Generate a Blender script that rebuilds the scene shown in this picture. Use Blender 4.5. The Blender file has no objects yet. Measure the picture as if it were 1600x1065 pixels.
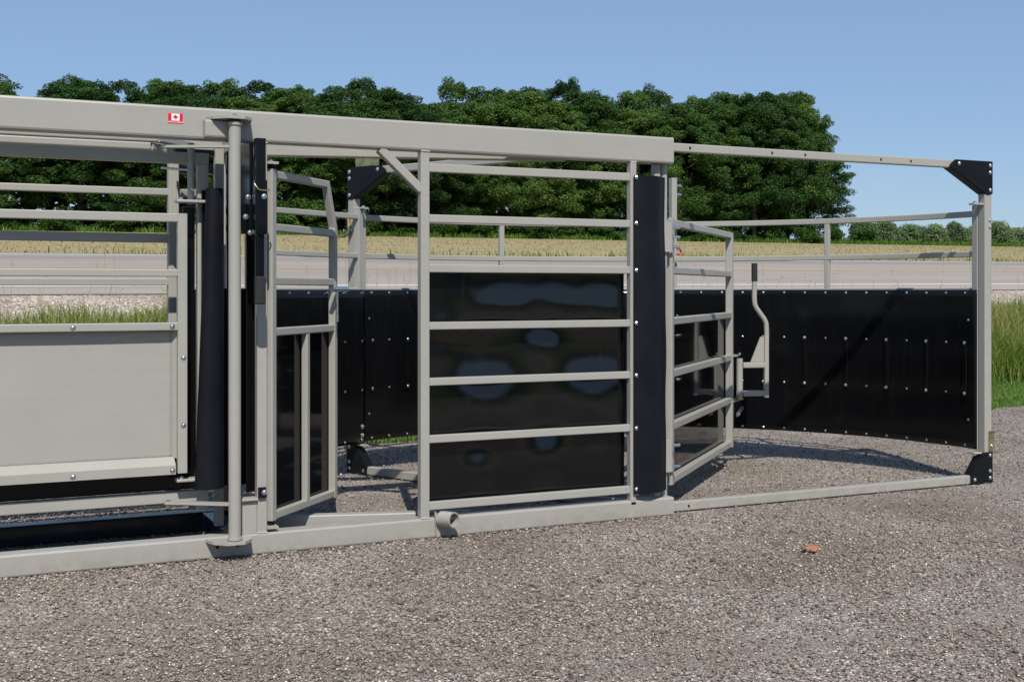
import bpy, bmesh, math, random
import numpy as np
from mathutils import Vector, Matrix
R = math.radians
random.seed(7); RNG = np.random.default_rng(7)
scn = bpy.context.scene
C = scn.collection

# ------------------------------------------------------------------ camera, sky, sun, exposure
cam_d = bpy.data.cameras.new('camera'); cam = bpy.data.objects.new('camera', cam_d); C.objects.link(cam)
cam.location = (0, -5.854, 1.285); cam.rotation_euler = (R(90), 0, R(-25.592))
cam_d.sensor_width = 36; cam_d.lens = 42.75; cam_d.shift_y = -80.5 / 1600
cam_d.clip_start = 0.05; cam_d.clip_end = 8000
scn.camera = cam
LD = Vector((0.237, 0.79, -1.0)).normalized()          # the way sunlight travels
SUN_EL = math.asin(-LD.z); SUN_AZ = math.atan2(-LD.x, -LD.y)   # clockwise from +Y
w = bpy.data.worlds.new('World'); scn.world = w; w.use_nodes = True
nt = w.node_tree; bg = nt.nodes['Background']
sky = nt.nodes.new('ShaderNodeTexSky'); sky.sky_type = 'NISHITA'; sky.sun_disc = False
sky.sun_elevation = SUN_EL; sky.sun_rotation = SUN_AZ
sky.altitude = 200; sky.air_density = 1.0; sky.dust_density = 0.45; sky.ozone_density = 5.0
hz = nt.nodes.new('ShaderNodeMix'); hz.data_type = 'RGBA'; hz.inputs[0].default_value = 0.45
hz.inputs[7].default_value = (2.75, 4.1, 6.5, 1)                     # even summer haze over the whole sky
nt.links.new(sky.outputs[0], hz.inputs[6]); nt.links.new(hz.outputs[2], bg.inputs[0]); bg.inputs[1].default_value = 0.1
sd = bpy.data.lights.new('sun', 'SUN'); sun = bpy.data.objects.new('sun', sd); C.objects.link(sun)
sd.energy = 5.0; sd.angle = R(0.5); sd.color = (1, 0.955, 0.88)
sun.rotation_euler = LD.to_track_quat('-Z', 'Y').to_euler(); sun.location = (-5, -20, 30)
scn.view_settings.view_transform = 'Standard'; scn.view_settings.look = 'None'
scn.view_settings.exposure = 0.12; scn.view_settings.gamma = 1.0; scn.view_settings.use_curve_mapping = False
scn.render.resolution_x = 1024; scn.render.resolution_y = 681

# ------------------------------------------------------------------ materials
def newmat(name):
    m = bpy.data.materials.new(name); m.use_nodes = True
    n = m.node_tree.nodes; return m, n, m.node_tree.links, n['Principled BSDF']
def ramp(n, l, src, stops):
    r = n.new('ShaderNodeValToRGB'); e = r.color_ramp.elements
    while len(e) < len(stops): e.new(0.5)
    for i, (p, c) in enumerate(stops):
        e[i].position = p; e[i].color = (*c, 1) if len(c) == 3 else c
    l.new(src, r.inputs[0]); return r.outputs[0]
def noise(n, l, scale, detail=4, rough=0.55, vec=None):
    t = n.new('ShaderNodeTexNoise'); t.inputs['Scale'].default_value = scale
    t.inputs['Detail'].default_value = detail; t.inputs['Roughness'].default_value = rough
    if vec is not None: l.new(vec, t.inputs['Vector'])
    return t.outputs['Fac']
def coords(n, kind='Object'): return n.new('ShaderNodeTexCoord').outputs[kind]
def geopos(n): return n.new('ShaderNodeNewGeometry').outputs['Position']
def bump(n, l, b, h, strength, dist):
    t = n.new('ShaderNodeBump'); t.inputs['Strength'].default_value = strength; t.inputs['Distance'].default_value = dist
    l.new(h, t.inputs['Height']); l.new(t.outputs[0], b.inputs['Normal']); return t
def mixc(n, l, fac, a, b, mode='MIX'):
    t = n.new('ShaderNodeMix'); t.data_type = 'RGBA'; t.blend_type = mode
    for s, i in ((fac, 0), (a, 6), (b, 7)):
        if isinstance(s, (int, float)): t.inputs[i].default_value = s
        elif isinstance(s, tuple): t.inputs[i].default_value = (*s, 1)
        else: l.new(s, t.inputs[i])
    return t.outputs[2]
def solid(name, col, rough, metal=0.0, nscale=30, var=0.12, bmp=0.0, spec=0.5, rvar=0.08):
    m, n, l, b = newmat(name)
    p = geopos(n)
    f = noise(n, l, nscale, 5, 0.6, p)
    lo = tuple(c * (1 - var) for c in col); hi = tuple(min(1, c * (1 + var)) for c in col)
    l.new(ramp(n, l, f, [(0.3, lo), (0.7, hi)]), b.inputs['Base Color'])
    f2 = noise(n, l, nscale * 0.25, 4, 0.6, p)
    l.new(ramp(n, l, f2, [(0.3, (max(0, rough - rvar),) * 3), (0.7, (rough + rvar,) * 3)]), b.inputs['Roughness'])
    b.inputs['Metallic'].default_value = metal; b.inputs['Specular IOR Level'].default_value = spec
    if bmp: bump(n, l, b, noise(n, l, nscale * 8, 2, 0.5, p), bmp, 0.001)
    return m
def paint_mat():
    m, n, l, b = newmat('greige_paint'); p = geopos(n)
    f = noise(n, l, 3.2, 6, 0.6, p)
    col = ramp(n, l, f, [(0.3, (0.296, 0.286, 0.256)), (0.7, (0.318, 0.307, 0.275))])
    mp = n.new('ShaderNodeMapping'); mp.inputs['Scale'].default_value = (0.15, 2, 22); l.new(p, mp.inputs[0])      # faint roll marks along the tube
    col = mixc(n, l, 1.0, col, ramp(n, l, noise(n, l, 2.2, 3, 0.6, mp.outputs[0]), [(0.35, (0.98,) * 3), (0.65, (1.015,) * 3)]), 'MULTIPLY')
    d = noise(n, l, 60, 3, 0.7, p)                                # road dust and small scuffs
    col = mixc(n, l, ramp(n, l, d, [(0.66, (0, 0, 0)), (0.8, (0.35,) * 3)]), col, (0.265, 0.245, 0.21))
    sx = n.new('ShaderNodeSeparateXYZ'); l.new(p, sx.inputs[0])                    # road dust splashed on the lowest steel
    mr = n.new('ShaderNodeMapRange'); l.new(sx.outputs[2], mr.inputs[0]); mr.inputs[1].default_value = 0.0; mr.inputs[2].default_value = 0.09; mr.inputs[3].default_value = 0.55; mr.inputs[4].default_value = 0.0
    ml = n.new('ShaderNodeMath'); ml.operation = 'MULTIPLY'; l.new(mr.outputs[0], ml.inputs[0]); l.new(ramp(n, l, noise(n, l, 18, 6, 0.7, p), [(0.4, (0, 0, 0)), (0.65, (1, 1, 1))]), ml.inputs[1])
    col = mixc(n, l, ml.outputs[0], col, (0.2, 0.165, 0.135))
    l.new(col, b.inputs['Base Color'])
    l.new(ramp(n, l, noise(n, l, 9, 4, 0.6, p), [(0.3, (0.3,) * 3), (0.7, (0.42,) * 3)]), b.inputs['Roughness'])
    bump(n, l, b, noise(n, l, 140, 2, 0.5, p), 0.12, 0.0006)
    return m
def sheet_mat(name, rough, dust=0.5):
    m, n, l, b = newmat(name); p = geopos(n)
    mp = n.new('ShaderNodeMapping'); mp.inputs['Scale'].default_value = (9, 9, 1.2); l.new(p, mp.inputs[0])
    st = noise(n, l, 3, 5, 0.65, mp.outputs[0])
    sp = noise(n, l, 170, 2, 0.5, p)
    col = mixc(n, l, ramp(n, l, st, [(0.55, (0, 0, 0)), (0.9, (dust * 0.035,) * 3)]), (0.0032, 0.0034, 0.004), (0.2, 0.18, 0.15))
    col = mixc(n, l, ramp(n, l, sp, [(0.77, (0, 0, 0)), (0.82, (dust * 0.3,) * 3)]), col, (0.25, 0.2, 0.14))
    l.new(col, b.inputs['Base Color'])
    l.new(ramp(n, l, st, [(0.3, (rough,) * 3), (0.75, (rough + 0.03,) * 3)]), b.inputs['Roughness'])
    b.inputs['Specular IOR Level'].default_value = 0.3
    return m
def foliage(name, dark, mid, light, trans=0.25, attr=None, rough=0.55):
    m, n, l, b = newmat(name)
    oi = n.new('ShaderNodeObjectInfo'); p = coords(n)
    f = noise(n, l, 0.55, 3, 0.6, p)
    if attr:
        a = n.new('ShaderNodeAttribute'); a.attribute_name = attr; src = a.outputs['Fac']
    else:
        f2 = noise(n, l, 3.5, 2, 0.5, p)
        mt = n.new('ShaderNodeMath'); mt.operation = 'ADD'; l.new(f, mt.inputs[0]); l.new(f2, mt.inputs[1])
        ml = n.new('ShaderNodeMath'); ml.operation = 'MULTIPLY'; l.new(mt.outputs[0], ml.inputs[0]); ml.inputs[1].default_value = 0.5
        ad = n.new('ShaderNodeMath'); ad.operation = 'MULTIPLY_ADD'; l.new(oi.outputs['Random'], ad.inputs[0]); ad.inputs[1].default_value = 0.42
        ad.inputs[2].default_value = -0.21
        sm = n.new('ShaderNodeMath'); sm.operation = 'ADD'; l.new(ml.outputs[0], sm.inputs[0]); l.new(ad.outputs[0], sm.inputs[1]); src = sm.outputs[0]
    col = ramp(n, l, src, [(0.28, dark), (0.5, mid), (0.75, light)])
    l.new(col, b.inputs['Base Color']); b.inputs['Roughness'].default_value = rough; b.inputs['Specular IOR Level'].default_value = 0.14
    tr = n.new('ShaderNodeBsdfTranslucent'); l.new(col, tr.inputs[0])
    mx = n.new('ShaderNodeMixShader'); mx.inputs[0].default_value = trans
    l.new(b.outputs[0], mx.inputs[1]); l.new(tr.outputs[0], mx.inputs[2]); l.new(mx.outputs[0], n['Material Output'].inputs[0])
    return m
def gravel_mat(name, tone=(1, 1, 1), coarse=1.0):
    m, n, l, b = newmat(name); p = geopos(n)
    def vor(s):
        v = n.new('ShaderNodeTexVoronoi'); v.inputs['Scale'].default_value = s; l.new(p, v.inputs['Vector']); return v
    v1, v2 = vor(115 / coarse), vor(290 / coarse)
    sc = n.new('ShaderNodeSeparateColor'); l.new(v1.outputs['Color'], sc.inputs[0])
    s2 = n.new('ShaderNodeSeparateColor'); l.new(v2.outputs['Color'], s2.inputs[0])
    T = lambda c: tuple(a * t for a, t in zip(c, tone))
    st = [(0.0, T((0.04, 0.034, 0.029))), (0.3, T((0.13, 0.108, 0.09))), (0.6, T((0.215, 0.179, 0.149))), (0.85, T((0.35, 0.3, 0.254))), (1.0, T((0.7, 0.64, 0.56)))]
    c1 = ramp(n, l, sc.outputs[0], st); c2 = ramp(n, l, s2.outputs[1], st)
    mp = n.new('ShaderNodeMapping'); mp.inputs['Scale'].default_value = (0.35, 1.5, 1); l.new(p, mp.inputs[0])
    fines = noise(n, l, 1.5, 5, 0.62, mp.outputs[0])                         # packed fines along the wheel tracks
    keep = n.new('ShaderNodeMath'); keep.operation = 'GREATER_THAN'; l.new(sc.outputs[2], keep.inputs[0])
    l.new(ramp(n, l, fines, [(0.36, (0.25,) * 3), (0.62, (0.9,) * 3)]), keep.inputs[1])
    col = mixc(n, l, keep.outputs[0], c2, c1)
    col = mixc(n, l, ramp(n, l, fines, [(0.5, (0, 0, 0)), (0.75, (0.45,) * 3)]), col, T((0.165, 0.136, 0.112)))
    big = noise(n, l, 0.9, 5, 0.6, p)
    col = mixc(n, l, 1.0, col, ramp(n, l, big, [(0.32, (0.76, 0.7, 0.64)), (0.52, (1.02, 0.99, 0.96)), (0.68, (1.24, 1.23, 1.22))]), 'MULTIPLY')
    l.new(col, b.inputs['Base Color']); b.inputs['Roughness'].default_value = 0.88; b.inputs['Specular IOR Level'].default_value = 0.25
    ad = n.new('ShaderNodeMath'); ad.operation = 'ADD'; l.new(v1.outputs['Distance'], ad.inputs[0]); l.new(v2.outputs['Distance'], ad.inputs[1])
    iv = n.new('ShaderNodeMath'); iv.operation = 'MULTIPLY'; l.new(ad.outputs[0], iv.inputs[0]); iv.inputs[1].default_value = -1
    bump(n, l, b, iv.outputs[0], 0.7, 0.005 * coarse)
    return m
def tint_mat(name, stops, rough=0.85):
    m, n, l, b = newmat(name)
    a = n.new('ShaderNodeAttribute'); a.attribute_name = 'tint'
    l.new(ramp(n, l, a.outputs['Fac'], stops), b.inputs['Base Color']); b.inputs['Roughness'].default_value = rough
    b.inputs['Specular IOR Level'].default_value = 0.25
    return m
M = {}
M['paint'] = paint_mat()
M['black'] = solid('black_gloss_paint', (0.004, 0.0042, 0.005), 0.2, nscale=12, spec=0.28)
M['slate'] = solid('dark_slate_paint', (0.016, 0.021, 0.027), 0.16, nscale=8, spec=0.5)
M['satin'] = solid('black_satin_plate', (0.006, 0.0065, 0.008), 0.4, spec=0.2, nscale=12, bmp=0.15)
M['sheet'] = sheet_mat('black_plastic_sheet', 0.04)
M['sheet3'] = sheet_mat('buckled_black_plastic_sheet', 0.12, 0.9); M['sheet3'].node_tree.nodes['Principled BSDF'].inputs['Specular IOR Level'].default_value = 0.55
M['sheet4'] = sheet_mat('tub_black_plastic_sheet', 0.15, 0.8)
M['sheet2'] = sheet_mat('dull_black_plastic_sheet', 0.2, 0.8)
M['rubber'] = solid('black_rubber', (0.0075, 0.008, 0.0115), 0.5, nscale=6, var=0.2, bmp=0.2, spec=0.12)
M['foam'] = solid('charcoal_foam_grip', (0.014, 0.0135, 0.0135), 0.85, nscale=60, var=0.25, bmp=0.6)
M['zinc'] = solid('zinc_plated_steel', (0.62, 0.64, 0.66), 0.28, 1.0, 40)
M['yzinc'] = solid('yellow_zinc_steel', (0.52, 0.43, 0.2), 0.36, 1.0, 25, var=0.3)
M['hole_shade'] = solid('painted_hole_shade', (0.004, 0.004, 0.004), 0.8)  # black that stands in for the shade inside square openings
M['red'] = solid('red_plastic', (0.55, 0.015, 0.02), 0.35)
M['dred'] = solid('decal_red', (0.6, 0.012, 0.025), 0.3, var=0.02)
M['dwhite'] = solid('decal_white', (0.8, 0.8, 0.8), 0.3, var=0.02)
M['weld'] = solid('greige_weld_bead', (0.36, 0.345, 0.295), 0.4)
M['gravel'] = gravel_mat('pad_gravel', (1.0, 1.025, 1.06))
M['shoulder'] = gravel_mat('shoulder_gravel', (1.65, 1.65, 1.68), 2.2)
M['stone'] = tint_mat('loose_stone', [(0.0, (0.075, 0.063, 0.053)), (0.35, (0.185, 0.153, 0.127)), (0.6, (0.28, 0.235, 0.197)), (0.8, (0.46, 0.405, 0.345)), (1.0, (0.74, 0.69, 0.61))])
M['bark'] = solid('grey_bark', (0.11, 0.095, 0.075), 0.9, nscale=5, var=0.4)
M['leaf'] = foliage('maple_foliage', (0.024, 0.058, 0.015), (0.05, 0.107, 0.022), (0.098, 0.17, 0.034))
M['bush'] = foliage('shrub_foliage', (0.085, 0.14, 0.055), (0.135, 0.205, 0.088), (0.19, 0.26, 0.12))
M['under'] = foliage('undergrowth_foliage', (0.03, 0.075, 0.012), (0.05, 0.115, 0.018), (0.085, 0.16, 0.03))
M['grass'] = foliage('grass_blades', (0.085, 0.16, 0.02), (0.21, 0.28, 0.05), (0.48, 0.41, 0.19), 0.4, 'tint')
M['mown'] = foliage('mown_grass', (0.055, 0.13, 0.014), (0.1, 0.2, 0.025), (0.24, 0.26, 0.08), 0.3, 'tint')
M['straw'] = foliage('hay_stubble', (0.23, 0.19, 0.095), (0.3, 0.25, 0.13), (0.36, 0.305, 0.165), 0.3, 'tint')
M['deadleaf'] = solid('dead_leaf', (0.26, 0.105, 0.05), 0.7, nscale=60, var=0.5)

# ------------------------------------------------------------------ mesh helpers
def link(o): C.objects.link(o); return o
def empty(name, loc, label, cat, group=None):
    o = bpy.data.objects.new(name, None); o.location = loc; o.empty_display_size = 0.1; link(o)
    o['label'] = label; o['category'] = cat
    if group: o['group'] = group
    WL[o.name] = Vector(loc); return o
WL = {}
def put(name, bm, mat, parent=None, label=None, smooth=False):
    """bmesh in world coordinates -> one mesh object under its parent"""
    me = bpy.data.meshes.new(name)
    if parent is not None: bmesh.ops.translate(bm, vec=-WL[parent.name], verts=bm.verts)
    bmesh.ops.recalc_face_normals(bm, faces=bm.faces)
    bm.to_mesh(me); bm.free()
    if smooth: me.polygons.foreach_set('use_smooth', [True] * len(me.polygons))
    me.materials.append(M[mat]); o = link(bpy.data.objects.new(name, me))
    if parent is not None:
        o.parent = parent; WL[o.name] = WL[parent.name].copy()
    if label: o['label'] = label
    return o
def npmesh(name, V, F, mat, tint=None, smooth=False):
    me = bpy.data.meshes.new(name); V = np.asarray(V, np.float32); F = np.asarray(F, np.int32)
    k = F.shape[1]
    me.vertices.add(len(V)); me.vertices.foreach_set('co', V.ravel())
    me.loops.add(F.size); me.loops.foreach_set('vertex_index', F.ravel())
    me.polygons.add(len(F)); me.polygons.foreach_set('loop_start', np.arange(0, F.size, k, dtype=np.int32))
    me.polygons.foreach_set('loop_total', np.full(len(F), k, np.int32))
    if smooth: me.polygons.foreach_set('use_smooth', np.ones(len(F), bool))
    me.update(calc_edges=True)
    if tint is not None:
        a = me.attributes.new('tint', 'FLOAT', 'POINT'); a.data.foreach_set('value', np.asarray(tint, np.float32))
    me.materials.append(M[mat]); return me
def NB(): return bmesh.new()
def loft(bm, rings, cap=True, closed=True):
    """rings: lists of points; caps get their own verts so that smooth shading stays on the side"""
    vs = [[bm.verts.new(p) for p in r] for r in rings]; n = len(rings[0])
    for a, b in zip(vs, vs[1:]):
        for i in range(n if closed else n - 1):
            j = (i + 1) % n; bm.faces.new((a[i], a[j], b[j], b[i]))
    if cap:
        bm.faces.new(list(reversed([bm.verts.new(p) for p in rings[0]]))); bm.faces.new([bm.verts.new(p) for p in rings[-1]])
    return bm
def rprof(w, h, r, seg=2):
    pts = []; r = min(r, w * 0.49, h * 0.49)
    for cx, cy, a0 in ((w/2-r, h/2-r, 0), (-w/2+r, h/2-r, 90), (-w/2+r, -h/2+r, 180), (w/2-r, -h/2+r, 270)):
        for k in range(seg + 1):
            a = R(a0 + 90 * k / seg); pts.append((cx + r * math.cos(a), cy + r * math.sin(a)))
    return pts
def tube(bm, p0, p1, w, h=None, r=0.006, up=(0, 0, 1)):
    """square steel tube between two points: h along 'up', w across"""
    h = h or w; p0, p1 = Vector(p0), Vector(p1); d = (p1 - p0).normalized(); up = Vector(up)
    if abs(d.dot(up)) > 0.99: up = Vector((0, 1, 0))
    s = d.cross(up).normalized(); u = s.cross(d)
    pr = rprof(w, h, r)
    return loft(bm, [[q + s * a + u * b for a, b in pr] for q in (p0, p1)])
def box(bm, a, b, r=0.006):
    a, b = Vector(a), Vector(b); c = (a + b) / 2; d = b - a
    ax = max(range(3), key=lambda i: d[i])
    p0, p1 = c.copy(), c.copy(); p0[ax] = a[ax]; p1[ax] = b[ax]
    if ax == 2: return tube(bm, p0, p1, d.x, d.y, r, (0, 1, 0))
    if ax == 0: return tube(bm, p0, p1, d.y, d.z, r)
    return tube(bm, p0, p1, d.x, d.z, r)
def circ(c, d, r, n, up=None):
    d = Vector(d).normalized(); u = d.orthogonal().normalized() if up is None else (Vector(up) - d * d.dot(Vector(up))).normalized()
    v = d.cross(u); return [Vector(c) + (u * math.cos(2*math.pi*i/n) + v * math.sin(2*math.pi*i/n)) * r for i in range(n)]
def pipe(bm, p0, p1, r, n=20, r1=None):
    d = Vector(p1) - Vector(p0); return loft(bm, [circ(p0, d, r, n), circ(p1, d, r if r1 is None else r1, n)])
def hollow(bm, p0, p1, ro, ri, n=24):
    d = Vector(p1) - Vector(p0)
    return loft(bm, [circ(p0, d, ri, n), circ(p0, d, ro, n), circ(p1, d, ro, n), circ(p1, d, ri, n), circ(p0, d, ri, n)], cap=False)
def sweep(bm, pts, r, n=14):
    pts = [Vector(p) for p in pts]; rings = []; u = None
    for i, p in enumerate(pts):
        d = (pts[min(i+1, len(pts)-1)] - pts[max(i-1, 0)]).normalized()
        u = d.orthogonal().normalized() if u is None else (u - d * d.dot(u)).normalized()
        v = d.cross(u); rings.append([p + (u * math.cos(2*math.pi*k/n) + v * math.sin(2*math.pi*k/n)) * r for k in range(n)])
    return loft(bm, rings)
def smoothpath(pts, k=6):
    P = [Vector(p) for p in pts]; out = []
    for i in range(len(P) - 1):
        a, b, c, d = P[max(i-1, 0)], P[i], P[i+1], P[min(i+2, len(P)-1)]
        for j in range(k):
            t = j / k; out.append(0.5 * ((2*b) + (c-a)*t + (2*a-5*b+4*c-d)*t*t + (3*b-a-3*c+d)*t**3))
    return out + [P[-1]]
def prism(bm, poly, off):
    """flat polygon (3D points) pushed along 'off'"""
    off = Vector(off); a = [bm.verts.new(p) for p in poly]; b = [bm.verts.new(Vector(p) + off) for p in poly]; n = len(poly)
    bm.faces.new(list(reversed(a))); bm.faces.new(b)
    for i in range(n): j = (i + 1) % n; bm.faces.new((a[i], a[j], b[j], b[i]))
    return bm
def bolt_mesh(r=0.009, h=0.007):
    bm = NB(); n = 10; z = Vector((0, 0, 1))
    loft(bm, [circ((0, 0, -0.001), z, r * 1.5, n), circ((0, 0, 0.0015), z, r * 1.5, n), circ((0, 0, 0.0016), z, r, n), circ((0, 0, h * 0.6), z, r * 0.92, n), circ((0, 0, h), z, r * 0.45, n)])
    bmesh.ops.recalc_face_normals(bm, faces=bm.faces)
    me = bpy.data.meshes.new('bolt'); bm.to_mesh(me); bm.free(); me.materials.append(M['zinc']); return me
BOLT = bolt_mesh(); BOLT_S = bolt_mesh(0.0062, 0.005); BOLT_L = bolt_mesh(0.0125, 0.014)
def bolt(parent, p, d, me=None, name='bolt'):
    o = link(bpy.data.objects.new(name, me or BOLT)); o.parent = parent
    o.location = Vector(p) - WL[parent.name]; o.rotation_euler = Vector(d).to_track_quat('Z', 'Y').to_euler(); return o
FR = (0, -1, 0)

# ------------------------------------------------------------------ terrain
PV = [-400, -60, -14, 3.2, 3.9, 5.7, 7.2, 8.2, 9.35, 10.0, 16.7, 17.35, 18.6, 40, 80, 108, 122, 200, 700, 4000]
PZ = [0, 0, 0, -0.006, 0.0, 0.06, 0.52, 0.98, 1.215, 1.30, 1.865, 1.91, 1.955, 3.05, 4.98, 6.36, 6.9, 7.0, 7.0, 7.0]
def zt(u, v):
    u = np.asarray(u, float); v = np.asarray(v, float)
    return np.interp(v, PV, PZ) + np.clip((v - 6) / 3, 0, 1) * 0.0034 * np.clip(u, -120, 160)
def grid_sheet(name, us, vs, mat, dz, edge=None, kind='structure', label=None):
    U, Vv = np.meshgrid(us, vs)
    if edge is not None: Vv = edge(U, Vv)
    Z = zt(U, Vv) + dz
    nv, nu = U.shape; idx = np.arange(nu * nv).reshape(nv, nu)
    F = np.stack([idx[:-1, :-1], idx[:-1, 1:], idx[1:, 1:], idx[1:, :-1]], -1).reshape(-1, 4)
    o = link(bpy.data.objects.new(name, npmesh(name, np.stack([U, Vv, Z], -1).reshape(-1, 3), F, mat, smooth=True)))
    if kind: o['kind'] = kind
    if label: o['label'] = label
    return o
def field_mat():
    m, n, l, b = newmat('cut_hay_field'); p = geopos(n)
    mp = n.new('ShaderNodeMapping'); mp.inputs['Scale'].default_value = (0.12, 0.7, 0.7); l.new(p, mp.inputs[0])
    a = noise(n, l, 1.3, 6, 0.65, mp.outputs[0]); f = noise(n, l, 7, 4, 0.7, p); f3 = noise(n, l, 40, 2, 0.6, p)
    col = ramp(n, l, a, [(0.3, (0.235, 0.198, 0.1)), (0.5, (0.29, 0.242, 0.128)), (0.72, (0.33, 0.278, 0.152))])
    col = mixc(n, l, ramp(n, l, f, [(0.55, (0, 0, 0)), (0.8, (0.4,) * 3)]), col, (0.2, 0.18, 0.07))
    col = mixc(n, l, 1.0, col, ramp(n, l, f3, [(0.3, (0.85,) * 3), (0.7, (1.1,) * 3)]), 'MULTIPLY')
    l.new(col, b.inputs['Base Color']); b.inputs['Roughness'].default_value = 0.95; b.inputs['Specular IOR Level'].default_value = 0.1
    bump(n, l, b, f3, 0.4, 0.03); return m
def soil_mat():
    m, n, l, b = newmat('grassy_soil'); p = geopos(n)
    a = noise(n, l, 2.5, 5, 0.65, p)
    l.new(ramp(n, l, a, [(0.3, (0.05, 0.085, 0.02)), (0.55, (0.09, 0.12, 0.035)), (0.75, (0.19, 0.165, 0.085))]), b.inputs['Base Color'])
    b.inputs['Roughness'].default_value = 0.95; b.inputs['Specular IOR Level'].default_value = 0.1
    bump(n, l, b, noise(n, l, 30, 3, 0.6, p), 0.6, 0.03); return m
def road_mat():
    m, n, l, b = newmat('bleached_asphalt'); p = geopos(n)
    mp = n.new('ShaderNodeMapping'); mp.inputs['Scale'].default_value = (0.05, 1.1, 1); l.new(p, mp.inputs[0])
    a = noise(n, l, 1.2, 4, 0.55, mp.outputs[0]); f = noise(n, l, 55, 3, 0.7, p)
    col = ramp(n, l, a, [(0.35, (0.265, 0.232, 0.203)), (0.65, (0.32, 0.283, 0.251))])
    col = mixc(n, l, 1.0, col, ramp(n, l, f, [(0.3, (0.72,) * 3), (0.7, (1.18,) * 3)]), 'MULTIPLY')
    vc = n.new('ShaderNodeTexVoronoi'); vc.feature = 'DISTANCE_TO_EDGE'; vc.inputs['Scale'].default_value = 0.33; l.new(p, vc.inputs['Vector'])
    col = mixc(n, l, ramp(n, l, vc.outputs['Distance'], [(0.0, (0.22,) * 3), (0.008, (0, 0, 0))]), col, (0.1, 0.09, 0.085))
    sx = n.new('ShaderNodeSeparateXYZ'); l.new(p, sx.inputs[0])                    # darker band of fresh seal by the far edge
    band = n.new('ShaderNodeMapRange'); l.new(sx.outputs[1], band.inputs[0]); band.inputs[1].default_value = 15.2; band.inputs[2].default_value = 15.7
    col = mixc(n, l, band.outputs[0], col, mixc(n, l, 1.0, col, (0.84, 0.84, 0.86), 'MULTIPLY'))
    l.new(col, b.inputs['Base Color']); b.inputs['Roughness'].default_value = 0.9; b.inputs['Specular IOR Level'].default_value = 0.2
    bump(n, l, b, f, 0.5, 0.006); return m
def line_mat(name, col):
    m, n, l, b = newmat(name); p = geopos(n)
    f = noise(n, l, 14, 5, 0.7, p)
    l.new(mixc(n, l, ramp(n, l, f, [(0.52, (0, 0, 0)), (0.72, (0.7,) * 3)]), col, (0.3, 0.27, 0.25)), b.inputs['Base Color'])
    b.inputs['Roughness'].default_value = 0.8; return m
M['field'] = field_mat(); M['soil'] = soil_mat(); M['road'] = road_mat()
M['white_line'] = line_mat('white_road_paint', (0.6, 0.6, 0.58)); M['yellow_line'] = line_mat('yellow_road_paint', (0.5, 0.29, 0.05))

wide = np.concatenate([[-4000, -1200, -400, -150, -80], np.arange(-50, 190, 4), [220, 400, 1200, 4000]])
mid = np.arange(-60, 150, 0.6)
def ss(a, b): return sorted(set([v for v in PV if a <= v <= b] + list(np.linspace(a, b, 9))))
grid_sheet('ground', wide, ss(-4000, -14) + ss(-14, 18)[1:], 'soil', -0.012)
grid_sheet('hay_field', wide, ss(17.3, 130) + [200, 700, 4000], 'field', 0.004)
rs = np.random.default_rng(3); ph = rs.uniform(0, 6.28, 6)
def padedge(U, Vv):
    wob = 0.07*np.sin(U*1.7+ph[0]) + 0.05*np.sin(U*4.1+ph[1]) + 0.03*np.sin(U*11+ph[2])
    return np.where(Vv > 3.5, 3.77 + wob, Vv)
grid_sheet('gravel_pad', np.concatenate([[-60, -40, -25, -15], np.arange(-10, 20, 0.15), [24, 35, 60]]), list(np.linspace(-8.5, 3, 12)) + [3.77], 'gravel', 0.0, padedge)
def shedge(U, Vv): return np.where(Vv < 8.0, 7.85 + 0.12*np.sin(U*1.3) + 0.07*np.sin(U*3.7), Vv)
grid_sheet('road_shoulder', np.arange(-60, 150, 0.4), [7.8, 8.2, 8.6, 9.0, 9.35], 'shoulder', 0.006, shedge)
road = grid_sheet('road', np.concatenate([np.arange(-150, 300, 6)]), [9.3, 9.35, 10.0, 12, 14, 16.7, 17.35, 17.5], 'road', 0.018)
def mark(name, v0, v1, mat):
    o = grid_sheet(name, np.arange(-150, 300, 6), [v0, (v0+v1)/2, v1], mat, 0.022, kind=None); o.parent = road; return o
mark('edge_line', 9.96, 10.07, 'white_line'); mark('edge_line', 16.62, 16.74, 'white_line')
mark('centre_line', 13.29, 13.41, 'yellow_line')

# ------------------------------------------------------------------ cattle chute: the long steel frame
ch = empty('cattle_chute', (1.3, 0.05, 0), 'long greige steel cattle chute frame with heavy top and bottom beams on the gravel', 'cattle chute')
XL = -2.6
put('top_beam', box(NB(), (XL, 0, 2.0), (3.827, 0.10, 2.15), 0.012), 'paint', ch)
put('bottom_beam', box(NB(), (XL, 0, 0), (3.827, 0.10, 0.102), 0.009), 'paint', ch)
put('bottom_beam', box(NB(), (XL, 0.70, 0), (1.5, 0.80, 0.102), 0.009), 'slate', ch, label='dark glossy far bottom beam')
put('top_beam', box(NB(), (XL, 0.72, 2.02), (1.62, 0.80, 2.10), 0.009), 'paint', ch)
put('angled_beam', tube(NB(), (1.5, 0.66, 2.045), (3.2, 0.145, 2.045), 0.08, 0.09), 'paint', ch)
put('angled_beam', tube(NB(), (1.45, 0.50, 0.051), (2.62, 0.146, 0.051), 0.07, 0.098), 'paint', ch)
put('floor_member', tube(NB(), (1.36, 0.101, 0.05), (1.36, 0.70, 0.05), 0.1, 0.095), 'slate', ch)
put('roof_member', tube(NB(), (1.455, 0.1, 2.05), (1.455, 0.7, 2.05), 0.08, 0.08), 'paint', ch)
for u in (-0.4, -1.8):
    put('roof_member', tube(NB(), (u, 0.1, 2.05), (u, 0.72, 2.05), 0.07, 0.06), 'paint', ch)
    put('floor_member', tube(NB(), (u, 0.1, 0.05), (u, 0.70, 0.05), 0.08, 0.08), 'paint', ch)
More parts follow.
